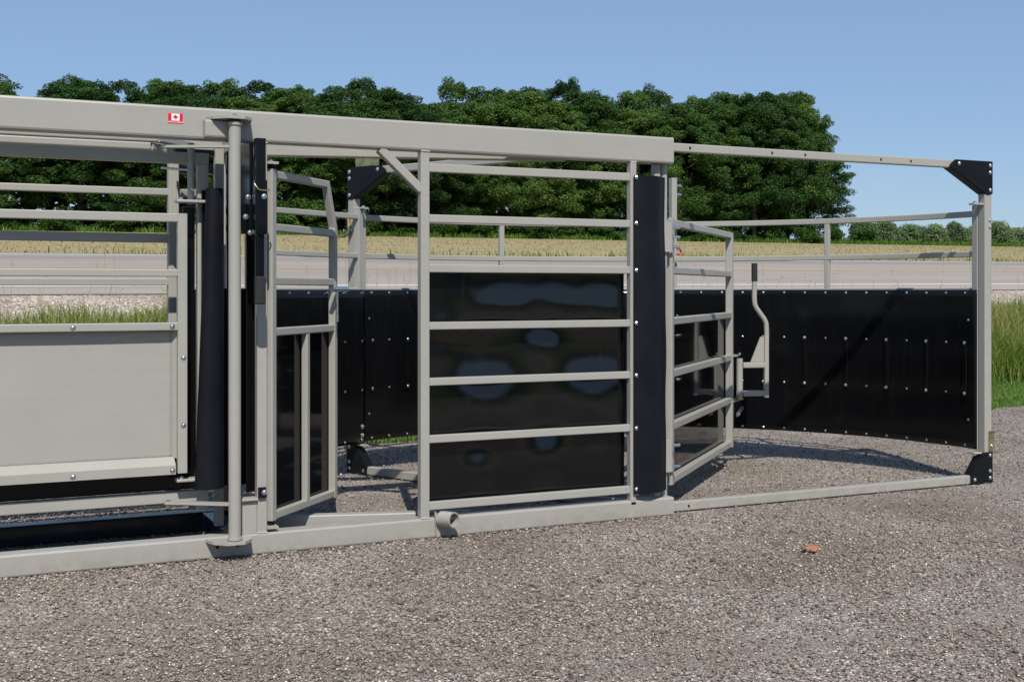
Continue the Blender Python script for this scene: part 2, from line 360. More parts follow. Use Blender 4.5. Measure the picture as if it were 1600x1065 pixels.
def chpost(u0, u1, v0, v1, z0=0.102, z1=2.0, name='post'):
    return put(name, box(NB(), (u0, v0, z0), (u1, v1, z1), 0.005), 'paint', ch)
chpost(1.434, 1.484, 0.004, 0.054); chpost(2.285, 2.334, 0.004, 0.054); chpost(3.54, 3.58, 0.0, 0.045, 0.08, 2.0)
chpost(1.29, 1.335, 0.28, 0.325, 0.1, 2.0); chpost(1.40, 1.46, 0.70, 0.76, 0.1, 2.02)
for z0, z1 in ((1.893, 1.937), (1.632, 1.673), (1.373, 1.413), (1.076, 1.116), (0.786, 0.826), (0.489, 0.529), (0.142, 0.184)):
    put('rail', box(NB(), (2.334, 0.008, z0), (3.54, 0.042, z1), 0.004), 'paint', ch)
put('brace', tube(NB(), (2.07, 0.03, 2.0), (2.292, 0.03, 1.80), 0.044, 0.046, up=(0, 1, 0)), 'paint', ch)
wr = random.Random(2)
for u0, u1, z in ((1.434, 1.484, 0.1035), (2.285, 2.334, 0.1035), (1.434, 1.484, 1.9985), (2.285, 2.334, 1.9985), (3.54, 3.58, 1.9985)):
    put('weld_bead', sweep(NB(), [(u0 + (u1-u0)*i/10, 0.003 + wr.uniform(-0.0012, 0.0012), z + wr.uniform(-0.001, 0.001)) for i in range(11)], 0.0042, 7), 'weld', ch)
# glossy sheet behind the rails, gently buckled
def wavy(name, p0, du, dv, nrm, nu, nv, fn, thick, mat, parent):
    p0, du, dv, nrm = Vector(p0), Vector(du), Vector(dv), Vector(nrm).normalized()
    bm = NB(); g = []
    for s in (0, 1):
        g.append([[bm.verts.new(p0 + du*(i/nu) + dv*(j/nv) + nrm*(fn(i/nu*du.length, j/nv*dv.length) + s*thick)) for i in range(nu+1)] for j in range(nv+1)])
    for s in (0, 1):
        for j in range(nv):
            for i in range(nu):
                q = (g[s][j][i], g[s][j][i+1], g[s][j+1][i+1], g[s][j+1][i]); bm.faces.new(q if s else q[::-1])
    per = [(0, i) for i in range(nu)] + [(j, nu) for j in range(nv)] + [(nv, i) for i in range(nu, 0, -1)] + [(j, 0) for j in range(nv, 0, -1)]
    for a, b in zip(per, per[1:] + per[:1]): bm.faces.new((g[0][a[0]][a[1]], g[0][b[0]][b[1]], g[1][b[0]][b[1]], g[1][a[0]][a[1]]))
    return put(name, bm, mat, parent, smooth=True)
def buckle(x, z):
    # the plastic is held at the rails; patches of it lean back or forward between them
    b = 0
    for cx, cz, rx, rz, a in ((0.36, 0.65, 0.21, 0.22, 0.18), (1.0, 0.66, 0.22, 0.22, 0.18), (0.68, 0.88, 0.15, 0.12, 0.17), (0.72, 0.31, 0.12, 0.16, 0.19), (0.30, 0.24, 0.11, 0.12, 0.17),
                              (0.12, 0.98, 0.1, 0.1, 0.1), (0.62, 1.1, 0.55, 0.13, 0.12), (1.1, 1.08, 0.13, 0.13, 0.09), (0.08, 0.82, 0.1, 0.07, 0.09), (1.05, 0.26, 0.07, 0.05, 0.09),
                              (0.4, 0.98, 0.16, 0.07, -0.07), (0.98, 0.97, 0.14, 0.07, -0.06), (0.75, 0.97, 0.05, 0.08, -0.06), (0.22, 1.05, 0.06, 0.15, -0.07)):
        b -= a * (z - cz) * math.exp(-((x-cx)/rx)**2 - ((z-cz)/rz)**2)
    return b + 0.0012*math.sin(x*17+z*5)*math.sin(z*13+x*3)
wavy('side_sheet', (2.332, 0.078, 0.15), (1.21, 0, 0), (0, 0, 1.245), (0, -1, 0), 110, 110, lambda x, z: buckle(x, z), 0.005, 'sheet3', ch)
# swing post in front of the beam with plates, bolts and swing arms
sp = put('swing_post', pipe(NB(), (1.305, -0.085, 0.098), (1.305, -0.085, 2.078), 0.029, 28), 'paint', ch, smooth=True)
for z in (0.1, 2.062):
    put('collar', pipe(NB(), (1.305, -0.085, z), (1.305, -0.085, z + 0.012), 0.035, 28), 'paint', sp, smooth=True)
put('washer', pipe(NB(), (1.305, -0.085, 2.0785), (1.305, -0.085, 2.0885), 0.027, 20), 'rubber', sp)
for z in (2.089, 0.082):
    po = [(1.185, 0.0 if z < 1 else -0.058, z), (1.205, -0.075, z), (1.262, -0.132, z), (1.345, -0.132, z), (1.392, -0.07, z), (1.40, 0.0, z)]
    if z > 1: po = [(1.185, -0.001, z)] + po[1:-1] + [(1.40, -0.001, z)]
    pl = put('pivot_plate', prism(NB(), [(a, min(b, -0.001), c) for a, b, c in po], (0, 0, 0.014)), 'paint', ch)
    bolt(pl, (1.305, -0.085, z + 0.014 if z > 1 else z), (0, 0, 1 if z > 1 else -1), BOLT_L)
put('stub_tube', box(NB(), (1.172, -0.058, 2.004), (1.335, -0.001, 2.087), 0.01), 'paint', ch)
for z, e in ((1.955, (1.0, 0.06)), (0.262, (1.02, 0.10))):
    d = Vector((e[0] - 1.305, e[1] + 0.085, 0)).normalized(); s = Vector((-d.y, d.x, 0)) * 0.02; a = Vector((1.305, -0.085, z)) + d * 0.022; b = Vector((*e, z))
    arm = put('swing_arm', prism(NB(), [a + s, b + s, b + d*0.014, b - s, a - s], (0, 0, 0.012)), 'paint', ch)
    bolt(arm, b + Vector((0, 0, 0.012)) - d*0.01, (0, 0, 1))
    put('bushing', pipe(NB(), b - d*0.01 - Vector((0, 0, 0.016)), b - d*0.01 - Vector((0, 0, 0.001)), 0.016, 14), 'yzinc', arm)
    bolt(arm, b - d*0.01 - Vector((0, 0, 0.016)), (0, 0, -1))
put('gusset_box', box(NB(), (1.362, 0.006, 0.1025), (1.4335, 0.05, 0.262), 0.003), 'paint', ch)
put('gusset_cap', box(NB(), (1.355, -0.012, 0.263), (1.4335, 0.06, 0.275), 0.003), 'paint', ch)
for u in (1.235, 1.33):
    put('painted_square_hole', box(NB(), (u, -0.0012, 0.046), (u + 0.014, 0.002, 0.06), 0.001), 'hole_shade', ch)  # solid block on the beam face, the shade of an opening painted on
# round receiver on the bottom beam
ax = Vector((0.42, -0.9, 0.05)).normalized(); c0 = Vector((2.395, -0.022, 0.098))
rc = put('receiver_tube', hollow(NB(), c0 - ax*0.005, c0 + ax*0.082, 0.041, 0.034), 'paint', ch, smooth=False)
put('back_plate', pipe(NB(), c0 - ax*0.004, c0 - ax*0.001, 0.036, 20), 'paint', rc)
put('weld_tab', prism(NB(), [(2.365, -0.001, 0.005), (2.385, -0.001, 0.005), (2.40, -0.001, 0.10), (2.355, -0.001, 0.14)], (0.0, -0.012, 0)), 'paint', rc)
put('pin_hole', pipe(NB(), c0 + ax*0.03 + Vector((0.02, 0.0, 0.0)), c0 + ax*0.03 + Vector((0.031, 0.0, 0.012)), 0.008, 12), 'weld', rc)
# rubber flap bolted to the end stile
def flap(path_fn, z0, z1, nz, mat, parent, t=0.007, name='rubber_flap', nrm_s=1):
    bm = NB(); n = 16; rows = []
    for j in range(nz + 1):
        f = j / nz; pts = [path_fn(i / n, f) for i in range(n + 1)]
        rows.append(([Vector((*p, z0 + (z1 - z0) * f)) for p in pts]))
    out = []
    for r in rows:
        back = []
        for i, p in enumerate(r):
            d = (r[min(i+1, n)] - r[max(i-1, 0)]); nn = Vector((-d.y, d.x, 0)).normalized() * t * nrm_s
            back.append(p + nn)
        out.append(r + back[::-1])
    loft(bm, out); return put(name, bm, mat, parent, smooth=False)
def path_r(s, f):
    w = 0.004 * math.sin(f * 9) * s + 0.003 * math.sin(f * 23 + 1) * s
    u = 3.553 + (3.782 + 0.012*(1-f) - 3.553) * s; v = -0.012 - 0.034 * math.sin(min(1, s * 1.12) * math.pi * 0.9) ** 0.8 + 0.05 * s**3 + w
    return (u, v)
fl = flap(path_r, 0.142, 1.922, 30, 'rubber', ch)
fl['label'] = 'wide black rubber flap bolted beside the gate hinge'
for z in (1.912, 1.655, 1.393, 1.098, 0.806, 0.511, 0.17): bolt(fl, (3.566, -0.022, z), FR)
# end hinge pipe with sleeves
hp = put('hinge_pipe', pipe(NB(), (3.803, 0.075, 0.1025), (3.803, 0.075, 1.998), 0.023, 24), 'paint', ch, smooth=True)
put('hinge_tube', box(NB(), (3.73, 0.05, 0.1025), (3.77, 0.09, 1.998), 0.004), 'paint', ch)
for u, z in ((3.80, -0.03), (3.7, -0.05)): pass
# small flag decal on the top beam
dc = put('flag_decal', box(NB(), (1.008, -0.0012, 2.0655), (1.082, 0.001, 2.1135), 0.0005), 'dred', ch, label='small red and white maple leaf flag sticker')
put('white_band', box(NB(), (1.0265, -0.0024, 2.079), (1.0635, -0.0015, 2.1112), 0.0003), 'dwhite', dc)
for u in (1.0093, 1.0797): put('white_border', box(NB(), (u, -0.0024, 2.068), (u + 0.001, -0.0015, 2.1115), 0.0003), 'dwhite', dc)
half = [(0, 1.0), (0.13, 0.74), (0.27, 0.80), (0.2, 0.35), (0.42, 0.56), (0.47, 0.45), (0.72, 0.5), (0.64, 0.28), (0.75, 0.22), (0.37, -0.08), (0.42, -0.25), (0.05, -0.19), (0.06, -0.6)]
leaf = half + [(-x, y) for x, y in reversed(half) if x > 0]
k = 0.0165
put('maple_leaf', prism(NB(), [(1.045 + x*k, -0.0034, 2.0925 + y*k) for x, y in leaf], (0, 0.0006, 0)), 'dred', dc)
cu = bpy.data.curves.new('lettering', 'FONT'); cu.body = 'MADE IN CANADA'; cu.size = 0.0098; cu.align_x = 'CENTER'; cu.extrude = 0.0002
to = bpy.data.objects.new('lettering_source', cu); C.objects.link(to)
bpy.context.view_layer.update()
lm = bpy.data.meshes.new_from_object(to.evaluated_get(bpy.context.evaluated_depsgraph_get())); bpy.data.objects.remove(to)
lm.materials.clear(); lm.materials.append(M['dwhite'])
lo = link(bpy.data.objects.new('lettering', lm)); lo.parent = dc; lo.rotation_euler = (R(90), 0, 0)
lo.location = Vector((1.045, -0.0017, 2.0695)) - WL[dc.name]; lo.scale = (0.86, 1, 1)

# ------------------------------------------------------------------ squeeze side: hinged near panel, dark frame, rubber roll
sqf = empty('squeeze_cage', (0.2, 0.225, 0.2), 'shaded greige rectangular squeeze frame behind the solid side panel', 'squeeze frame')
for z0, z1, nm in ((1.90, 1.955, 'top_rail'), (0.245, 0.30, 'bottom_rail')):
    put(nm, box(NB(), (XL, 0.2, z0), (1.242 if z0 > 1 else 1.187, 0.25, z1), 0.005), 'paint', sqf)
put('stile', box(NB(), (1.187, 0.201, 0.2), (1.241, 0.249, 1.8995), 0.005), 'paint', sqf)
put('inner_sheet', box(NB(), (XL, 0.256, 0.30), (1.185, 0.262, 1.08), 0.001), 'sheet2', sqf)
put('inner_sheet', box(NB(), (1.243, 0.30, 0.32), (1.288, 0.306, 1.72), 0.001), 'sheet2', sqf)
put('inner_sheet', box(NB(), (1.128, 0.262, 0.305), (1.186, 0.268, 1.69), 0.001), 'sheet2', sqf)
put('rubber_stop', box(NB(), (1.10, 0.30, 1.955), (1.30, 0.36, 1.985), 0.004), 'black', sqf)
for z in (1.705, 0.355):
    hg = put('hinge_plate', box(NB(), (1.075, 0.125, z), (1.22, 0.199, z + 0.014), 0.004), 'paint', sqf)
    bolt(hg, (1.10, 0.15, z + 0.014), (0, 0, 1), BOLT_L)
put('slide_pipe', pipe(NB(), (1.155, 0.2, 1.70), (1.155, 0.2, 2.0), 0.017, 16), 'paint', sqf, smooth=True)
put('lock_rod', pipe(NB(), (1.01, 0.18, 1.872), (1.14, 0.19, 1.868), 0.006, 10), 'zinc', sqf, smooth=True)
sqp = empty('squeeze_side_panel', (0.2, 0.14, 0.39), 'solid greige squeeze side panel with open rails above and domed bolts', 'side panel')
put('stile', box(NB(), (1.078, 0.12, 0.40), (1.124, 0.16, 1.651), 0.005), 'paint', sqp)
for z0, z1 in ((1.609, 1.65), (1.346, 1.381), (1.088, 1.126)):
    put('rail', box(NB(), (XL, 0.122, z0), (1.0778, 0.158, z1), 0.004), 'paint', sqp)
wavy('sheet', (XL, 0.176, 0.46), (1.0775 - XL, 0, 0), (0, 0, 0.64), (0, -1, 0), 90, 24, lambda x, z: 0.0016*math.sin(x*3.1+z*2.2) + 0.001*math.sin(x*7.3-z*5) * math.sin(z*6), 0.003, 'paint', sqp)
put('sheet_flange', prism(NB(), [(XL, 0.171, 0.476), (XL, 0.118, 0.440), (XL, 0.118, 0.397), (XL, 0.124, 0.397), (XL, 0.124, 0.436), (XL, 0.171, 0.468)], (1.068 - XL, 0, 0)), 'paint', sqp)
put('sheet_flange', prism(NB(), [(1.058, 0.171, 0.47), (1.0765, 0.15, 0.47), (1.0775, 0.15, 0.47), (1.0775, 0.171, 0.47)], (0, 0, 0.615)), 'paint', sqp)
for u in np.arange(0.6, -2.5, -0.47): bolt(sqp, (u, 0.122, 1.107), FR); bolt(sqp, (u, 0.118, 0.416), FR)
for u in (1.052,): bolt(sqp, (u, 0.122, 1.107), FR); bolt(sqp, (u, 0.118, 0.416), FR)
for z in (0.955, 0.63): bolt(sqp, (1.105, 0.12, z), FR)
def path_l(s, f):
    ul = 1.155 + 0.055 * f; ur = 1.302; a = math.pi * (0.05 + 0.9 * s); bul = 0.075 - 0.012 * f
    return ((ul + ur) / 2 - (ur - ul) / 2 * math.cos(a), 0.155 - bul * math.sin(a) ** 0.8 - 0.02 * (1 - s))
fl2 = empty('rubber_roll', (1.24, 0.15, 0.318), 'tapered roll of black rubber hanging beside the swing post', 'rubber roll')
flap(path_l, 0.318, 1.776, 12, 'rubber', fl2, name='rubber_sheet')
put('hanger_strip', box(NB(), (1.2, 0.16, 0.6), (1.29, 0.185, 1.77), 0.003), 'black', fl2)

# far side panel of the chute
fp = empty('far_side_panel', (0.2, 0.68, 0.102), 'open-railed far side panel of the chute seen over the solid panel', 'side panel')
for z0, z1 in ((1.763, 1.798), (1.522, 1.568), (1.304, 1.341)):
    put('rail', box(NB(), (XL, 0.48, z0), (1.095, 0.52, z1), 0.004), 'paint', fp)
put('stile', box(NB(), (1.095, 0.475, 0.25), (1.148, 0.525, 1.98), 0.005), 'paint', fp)
put('sheet', box(NB(), (XL, 0.492, 0.32), (1.094, 0.498, 1.118), 0.001), 'sheet2', fp)
put('sheet', box(NB(), (1.181, 0.66, 0.32), (1.39, 0.668, 1.285), 0.001), 'sheet2', fp)
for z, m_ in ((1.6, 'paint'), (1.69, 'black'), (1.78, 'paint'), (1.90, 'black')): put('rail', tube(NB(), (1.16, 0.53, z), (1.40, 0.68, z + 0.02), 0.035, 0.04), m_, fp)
rb = empty('roof_bar_pair', (0.2, 0.46, 1.98), 'pair of slim greige bars running just under the top beam', 'steel bars')
for z, u in ((2.026, 1.035), (1.986, 1.0)):
    put('bar', tube(NB(), (XL, 0.46, z + 0.0185), (u, 0.46, z + 0.0185), 0.05, 0.036), 'paint', rb)
    put('bar_end', tube(NB(), (u, 0.46, z + 0.0185), (u + 0.2, 0.66, z + 0.0185), 0.044, 0.0355), 'paint', rb)

# ------------------------------------------------------------------ black sliding tailgate and its lever
tg = empty('sliding_tailgate', (1.42, 0.25, 0.27), 'tall black sliding tailgate standing behind the swing post', 'tailgate')
put('gate_upright', box(NB(), (1.432, 0.22, 0.27), (1.478, 0.262, 1.62), 0.004), 'black', tg)
put('gate_upright', box(NB(), (1.352, 0.30, 0.27), (1.385, 0.33, 1.98), 0.004), 'black', tg)
put('gate_sheet', box(NB(), (1.30, 0.34, 0.29), (1.50, 0.348, 1.29), 0.001), 'sheet2', tg)
put('gate_bar', tube(NB(), (1.47, 0.24, 1.55), (1.50, 0.12, 1.66), 0.05, 0.06), 'black', tg)
lv = empty('tailgate_lever', (1.41, -0.1, 1.215), 'black tailgate lever with foam grip and pinned sleeve beside the access door', 'lever')
put('bracket', prism(NB(), [(1.37, 0.1, 1.985), (1.43, 0.1, 1.998), (1.43, 0.1, 1.84), (1.40, 0.1, 1.85), (1.365, 0.1, 1.92)], (0, 0.06, 0)), 'black', lv)
put('mount_plate', box(NB(), (1.372, -0.10, 1.555), (1.392, 0.10, 1.985), 0.003), 'black', lv)
put('upper_tube', box(NB(), (1.386, -0.17, 1.555), (1.434, -0.122, 1.998), 0.004), 'black', lv)
slv = put('sleeve', box(NB(), (1.381, -0.178, 1.545), (1.439, -0.114, 1.80), 0.004), 'black', lv)
put('lynch_pin', sweep(NB(), smoothpath([(1.376, -0.181, 1.782), (1.385, -0.188, 1.765), (1.40, -0.19, 1.752), (1.442, -0.186, 1.752), (1.444, -0.17, 1.758)]), 0.0035, 8), 'yzinc', slv, smooth=True)
put('lever_tube', box(NB(), (1.392, -0.165, 1.30), (1.428, -0.129, 1.56), 0.004), 'black', lv)
gp = NB(); pr = rprof(0.05, 0.046, 0.014, 3)
loft(gp, [[Vector((1.41 + a*q, -0.147 + b*q, z)) for a, b in pr] for z, q in ((1.215, 0.8), (1.22, 1), (1.34, 1), (1.346, 0.9))])
put('foam_grip', gp, 'foam', lv)
for x, z in ((1.366, 1.724), (1.423, 1.724), (1.354, 1.63), (1.375, 1.555), (1.446, 1.555)):
    bolt(lv, (x, -0.178 if 1.38 < x < 1.44 else -0.10, z), FR, BOLT)
put('link_plate', prism(NB(), [(1.335, -0.02, 1.70), (1.39, -0.02, 1.66), (1.39, -0.02, 1.56), (1.335, -0.02, 1.60)], (0, 0.012, 0)), 'black', lv)
put('latch_tab', box(NB(), (1.437, -0.012, 0.275), (1.475, 0.003, 0.325), 0.002), 'satin', tg)
bolt(tg, (1.465, -0.012, 0.302), FR)

# ------------------------------------------------------------------ access door standing ajar
H0 = Vector((1.512, 0.045, 0)); H1 = Vector((2.0, 0.57, 0)); DD = (H1 - H0).normalized(); DL = (H1 - H0).length; DN = Vector((DD.y, -DD.x, 0))
dr = empty('access_door', (H0.x, H0.y, 0.153), 'narrow greige access door with clipped top corner swung inward', 'door')
def dp(s, z, n=0.0): return H0 + DD * s + DN * n + Vector((0, 0, z))
tz = Vector(DN)
put('stile', tube(NB(), dp(0.0, 0.153), dp(0.0, 1.875), 0.045, 0.042, up=DN), 'paint', dr)
put('stile', tube(NB(), dp(DL - 0.02, 0.153), dp(DL - 0.02, 1.625), 0.038, 0.04, up=DN), 'paint', dr)
put('top_rail', tube(NB(), dp(0.023, 1.85), dp(DL - 0.105, 1.85), 0.036, 0.04), 'paint', dr)
put('clipped_corner', tube(NB(), dp(DL - 0.115, 1.862), dp(DL - 0.02, 1.62), 0.035, 0.04, up=DN), 'paint', dr)
for z in (1.59, 1.325, 1.075, 0.174): put('rail', tube(NB(), dp(0.023, z), dp(DL - 0.039, z), 0.035, 0.04), 'paint', dr)
put('centre_bar', tube(NB(), dp(DL*0.52, 0.194), dp(DL*0.52, 1.055), 0.035, 0.035, up=DN), 'paint', dr)
put('sheet', prism(NB(), [dp(0.0, 0.165, -0.021), dp(DL - 0.01, 0.165, -0.021), dp(DL - 0.01, 1.08, -0.021), dp(0.0, 1.08, -0.021)], DN * -0.005), 'sheet', dr)
for z, zz in ((1.897, 1), (0.118, -1)):
    hl = put('hinge_plate', box(NB(), (1.4845, 0.0, z), (1.54, 0.075, z + 0.012), 0.003), 'paint', dr)
    put('bushing', pipe(NB(), dp(0, z - 0.021 if zz > 0 else z + 0.0125), dp(0, z - 0.001 if zz > 0 else z + 0.034), 0.018, 16), 'rubber', dr)
    bolt(hl, dp(0.0, z + (0.012 if zz > 0 else 0)), (0, 0, zz), BOLT_L)
lt = put('latch_tube', pipe(NB(), dp(DL - 0.13, 1.285, 0.045), dp(DL + 0.06, 1.285, 0.045), 0.014, 16), 'zinc', dr, smooth=True)
put('latch_handle', pipe(NB(), dp(DL - 0.07, 1.275, 0.05), dp(DL - 0.07, 1.11, 0.052), 0.006, 10), 'zinc', lt, smooth=True)

# ------------------------------------------------------------------ tub: arches, curved panels, straight panel, swing gate
TC = Vector((3.85, 0.10, 0)); TR = 2.47
def arch(name, origin, d, L, label, holes):
    o = Vector(origin); d = Vector(d).normalized(); n = Vector((d.y, -d.x, 0))
    if n.y > 0: n = -n
    e = o + d * L
    t = empty(name, (e.x, e.y, 0), label, 'steel arch', 'tub arches')
    at = lambda s, z, k=0.0: o + d * s + n * k + Vector((0, 0, z))
    put('top_rail', tube(NB(), at(0, 2.106), at(L - 0.06, 2.106), 0.046, 0.05), 'paint', t)
    br = put('bottom_rail', tube(NB(), at(0, 0.03), at(L - 0.06, 0.03), 0.05, 0.056), 'paint', t)
    put('post', tube(NB(), at(L, 0.0), at(L, 2.10), 0.062, 0.06, up=n), 'paint', t)
    T = 0.031; FT = 0.004
    gp = [(L - 0.30, 2.135), (L + 0.034, 2.135), (L + 0.034, 1.92), (L - 0.012, 1.912), (L - 0.345, 2.088), (L-0.345, 2.1)]
    g2 = [(L - 0.16, -0.0), (L + 0.034, -0.0), (L + 0.034, 0.205), (L - 0.045, 0.205), (L - 0.16, 0.05)]
    for poly, nm, fl_ in ((gp, 'upper_gusset', (3, 4)), (g2, 'lower_gusset', (3, 4))):
        bm = NB()
        for sgn in (1, -1): prism(bm, [at(s, z, sgn * T) for s, z in poly], n * FT * sgn)
        a, b = poly[fl_[0]], poly[fl_[1]]
        prism(bm, [at(a[0], a[1], T), at(b[0], b[1], T), at(b[0], b[1], -T), at(a[0], a[1], -T)], Vector((0, 0, -0.004 if nm == 'upper_gusset' else 0.004)))
        g = put(nm, bm, 'satin', t)
        bs = [(L - 0.265, 2.11), (L + 0.012, 2.108), (L + 0.012, 2.062), (L + 0.012, 1.945)] if nm == 'upper_gusset' else [(L - 0.125, 0.03), (L + 0.012, 0.035), (L + 0.012, 0.08), (L + 0.012, 0.185)]
        for s, z in bs: bolt(g, at(s, z, T + FT), n, BOLT)
    for s, z in holes: put('painted_square_hole', tube(NB(), at(s, z, 0.018), at(s, z, 0.0258 if z < 1 else 0.0238), 0.013, 0.016, 0.001), 'hole_shade', t)  # rail is not cut; its dark inside is a painted block
    for z in (1.85, 0.20):
        h = put('hinge_plate', tube(NB(), at(L - 0.12, z), at(L - 0.032, z), 0.05, 0.014), 'paint', t)
        bolt(h, at(L - 0.092, z + (0.007 if z > 1 else -0.007)), (0, 0, 1 if z > 1 else -1), BOLT_L)
    return t, at, n
hol = [(s, 2.106) for s in (0.02, 0.16, 0.75, 1.0, 1.6, 1.85)] + [(0.03, 0.028), (0.15, 0.028)]
t1, at1, n1 = arch('tub_arch', (3.829, 0.10, 0), (1, 0, 0), 2.52, 'greige steel arch with black corner gussets at the right end', hol)
pR = Vector((6.349, 0.10, 0))
yb = put('latch_bracket', prism(NB(), [at1(2.52, 0.34, 0.033), at1(2.565, 0.34, 0.033), at1(2.565, 0.215, 0.033), at1(2.52, 0.215, 0.033)], n1 * 0.005), 'yzinc', t1, label='yellow zinc latch bracket low on the right post')
for z in (0.341, 0.207): put('bracket_tab', box(NB(), (6.355, 0.035, z), (6.42, 0.075, z + 0.006), 0.001), 'yzinc', yb)
for z in (0.315, 0.245): bolt(yb, at1(2.545, z, 0.038), n1)
for z in (1.745, 1.70): bolt(t1, at1(2.535, z, 0.031), n1)
pL = Vector((2.688, 2.325, 0)); oL = Vector((3.74, 0.16, 0))
t2, at2, n2 = arch('tub_arch', oL, pL - oL, (pL - oL).length, 'greige steel arch with black corner gussets seen past the access door', [])
LL = (pL - oL).length
kb = put('latch_hook', sweep(NB(), smoothpath([at2(LL + 0.02, 1.78, 0.035), at2(LL + 0.01, 1.69, 0.04), at2(LL + 0.03, 1.66, 0.06), at2(LL + 0.10, 1.66, 0.08), at2(LL + 0.15, 1.685, 0.09)]), 0.012, 8), 'yzinc', t2)
put('yellow_plate', tube(NB(), at2(LL - 0.22, 2.17), at2(LL - 0.04, 2.17), 0.05, 0.07), 'yzinc', t2)
bolt(t2, at2(LL, 1.70, 0.032), n2)

def arcpt(ph_, r, z): return Vector((TC.x + r * math.cos(R(ph_)), TC.y + r * math.sin(R(ph_)), z))
def arcbar(ph0, ph1, r, z0, z1, w, seg=26):
    bm = NB(); pr = rprof(w, z1 - z0, 0.004, 1)
    rings = [[arcpt(ph0 + (ph1 - ph0) * k / seg, r + a, (z0 + z1) / 2 + b) for a, b in pr] for k in range(seg + 1)]
    return loft(bm, rings)
def curved_panel(p0, p1, label, seed):
    mid_ = (p0 + p1) / 2; e = arcpt(mid_, TR, 0.2)
    t = empty('curved_tub_panel', e, label, 'curved panel', 'curved tub panels')
    for z0, z1, nm in ((1.772, 1.812, 'top_rail'), (1.502, 1.54, 'middle_rail'), (1.26, 1.295, 'sheet_rail'), (0.225, 0.262, 'bottom_rail')):
        put(nm, arcbar(p0, p1, TR + 0.025, z0, z1, 0.036), 'paint', t)
    for p in (p0 + 0.55, p1 - 0.55):
        q = arcpt(p, TR + 0.02, 0); d = arcpt(p, TR + 1, 0) - q
        put('stile', tube(NB(), q + Vector((0, 0, 0.215)), q + Vector((0, 0, 1.846)), 0.05, 0.05, up=d), 'paint', t)
    q = arcpt(mid_, TR + 0.025, 0); d = arcpt(mid_, TR + 1, 0) - q
    put('mid_post', tube(NB(), q + Vector((0, 0, 1.54)), q + Vector((0, 0, 1.772)), 0.04, 0.034, up=d), 'paint', t)
    put('mid_post', tube(NB(), q + Vector((0, 0, 1.295)), q + Vector((0, 0, 1.502)), 0.04, 0.034, up=d), 'paint', t)
    rr = np.random.default_rng(seed); ph_ = rr.uniform(0, 6.28, 8)
    def off(a, z): return 0.0008*math.sin(a*0.8+ph_[0])*math.sin(z*3+ph_[1]) + 0.002*math.sin(a*0.33+ph_[2]+z*1.2) + 0.0005*math.sin(a*0.5-z*3+ph_[3])
    bm = NB(); na, nz = 72, 26; g = []
    for s in (0, 0.006):
        g.append([[bm.verts.new(arcpt(a, TR - 0.012 + s + off(a, z), z)) for a in np.linspace(p0 + 0.05, p1 - 0.05, na + 1)] for z in np.linspace(0.218, 1.282, nz + 1)])
    for s in (0, 1):
        for j in range(nz):
            for i in range(na): bm.faces.new((g[s][j][i], g[s][j][i+1], g[s][j+1][i+1], g[s][j+1][i]))
    per = [(0, i) for i in range(na)] + [(j, na) for j in range(nz)] + [(nz, i) for i in range(na, 0, -1)] + [(j, 0) for j in range(nz, 0, -1)]
    for a, b in zip(per, per[1:] + per[:1]): bm.faces.new((g[0][a[0]][a[1]], g[0][b[0]][b[1]], g[1][b[0]][b[1]], g[1][a[0]][a[1]]))
    sh = put('sheet', bm, 'sheet4', t, smooth=True)
    N = 15; step = (p1 - p0 - 4.4) / (N - 1)
    for i in range(N):
        a = p0 + 2.2 + i * step; inw = TC - arcpt(a, TR, 0)
        for z in (1.262, 0.925, 0.585, 0.238): bolt(sh, arcpt(a, TR - (0.0225 if i % 2 == 0 and 0.3 < z < 1 else 0.0135), z), inw, BOLT_S if not (i % 2 == 0 and 0.3 < z < 1) else BOLT)
        if i % 2 == 0:
            q = arcpt(a, TR - 0.0165, 0)
            put('rib', tube(NB(), q + Vector((0, 0, 0.565)), q + Vector((0, 0, 0.955)), 0.035, 0.012, 0.004, up=inw), 'sheet4', sh)
    for a in (p0 + 1.6, p1 - 1.6):
        for z in (1.08, 0.41): bolt(sh, arcpt(a, TR - 0.0135, z), TC - arcpt(a, TR, 0), BOLT_S)
    return t
curved_panel(0.75, 57.0, 'curved tub panel with glossy black sheet at the right, far side', 4)
curved_panel(58.2, 116.95, 'curved tub panel with black sheet seen through the middle rails', 9)
# tall joint post between the two panels
jp = empty('joint_post', arcpt(56.2, TR + 0.09, 0), 'tall slim greige post with red hook behind the swing gate', 'post')
q = arcpt(56.2, TR + 0.09, 0)
put('post_tube', tube(NB(), q, q + Vector((0, 0, 2.16)), 0.05, 0.05, up=(0, 1, 0)), 'paint', jp)
put('foot_plate', box(NB(), q - Vector((0.08, 0.08, 0.0)), q + Vector((0.08, 0.08, 0.01)), 0.002), 'paint', jp)
for z in (2.10, 2.03): put('bolt', pipe(NB(), q + Vector((0.02, -0.03, z)), q + Vector((0.065, -0.01, z)), 0.011, 10), 'zinc', jp)
put('red_hook', sweep(NB(), smoothpath([q + Vector((0.02, -0.03, 1.60)), q + Vector((0.05, -0.02, 1.602)), q + Vector((0.068, -0.01, 1.582)), q + Vector((0.055, -0.01, 1.562)), q + Vector((0.02, -0.03, 1.56))]), 0.007, 10), 'red', jp, smooth=True)
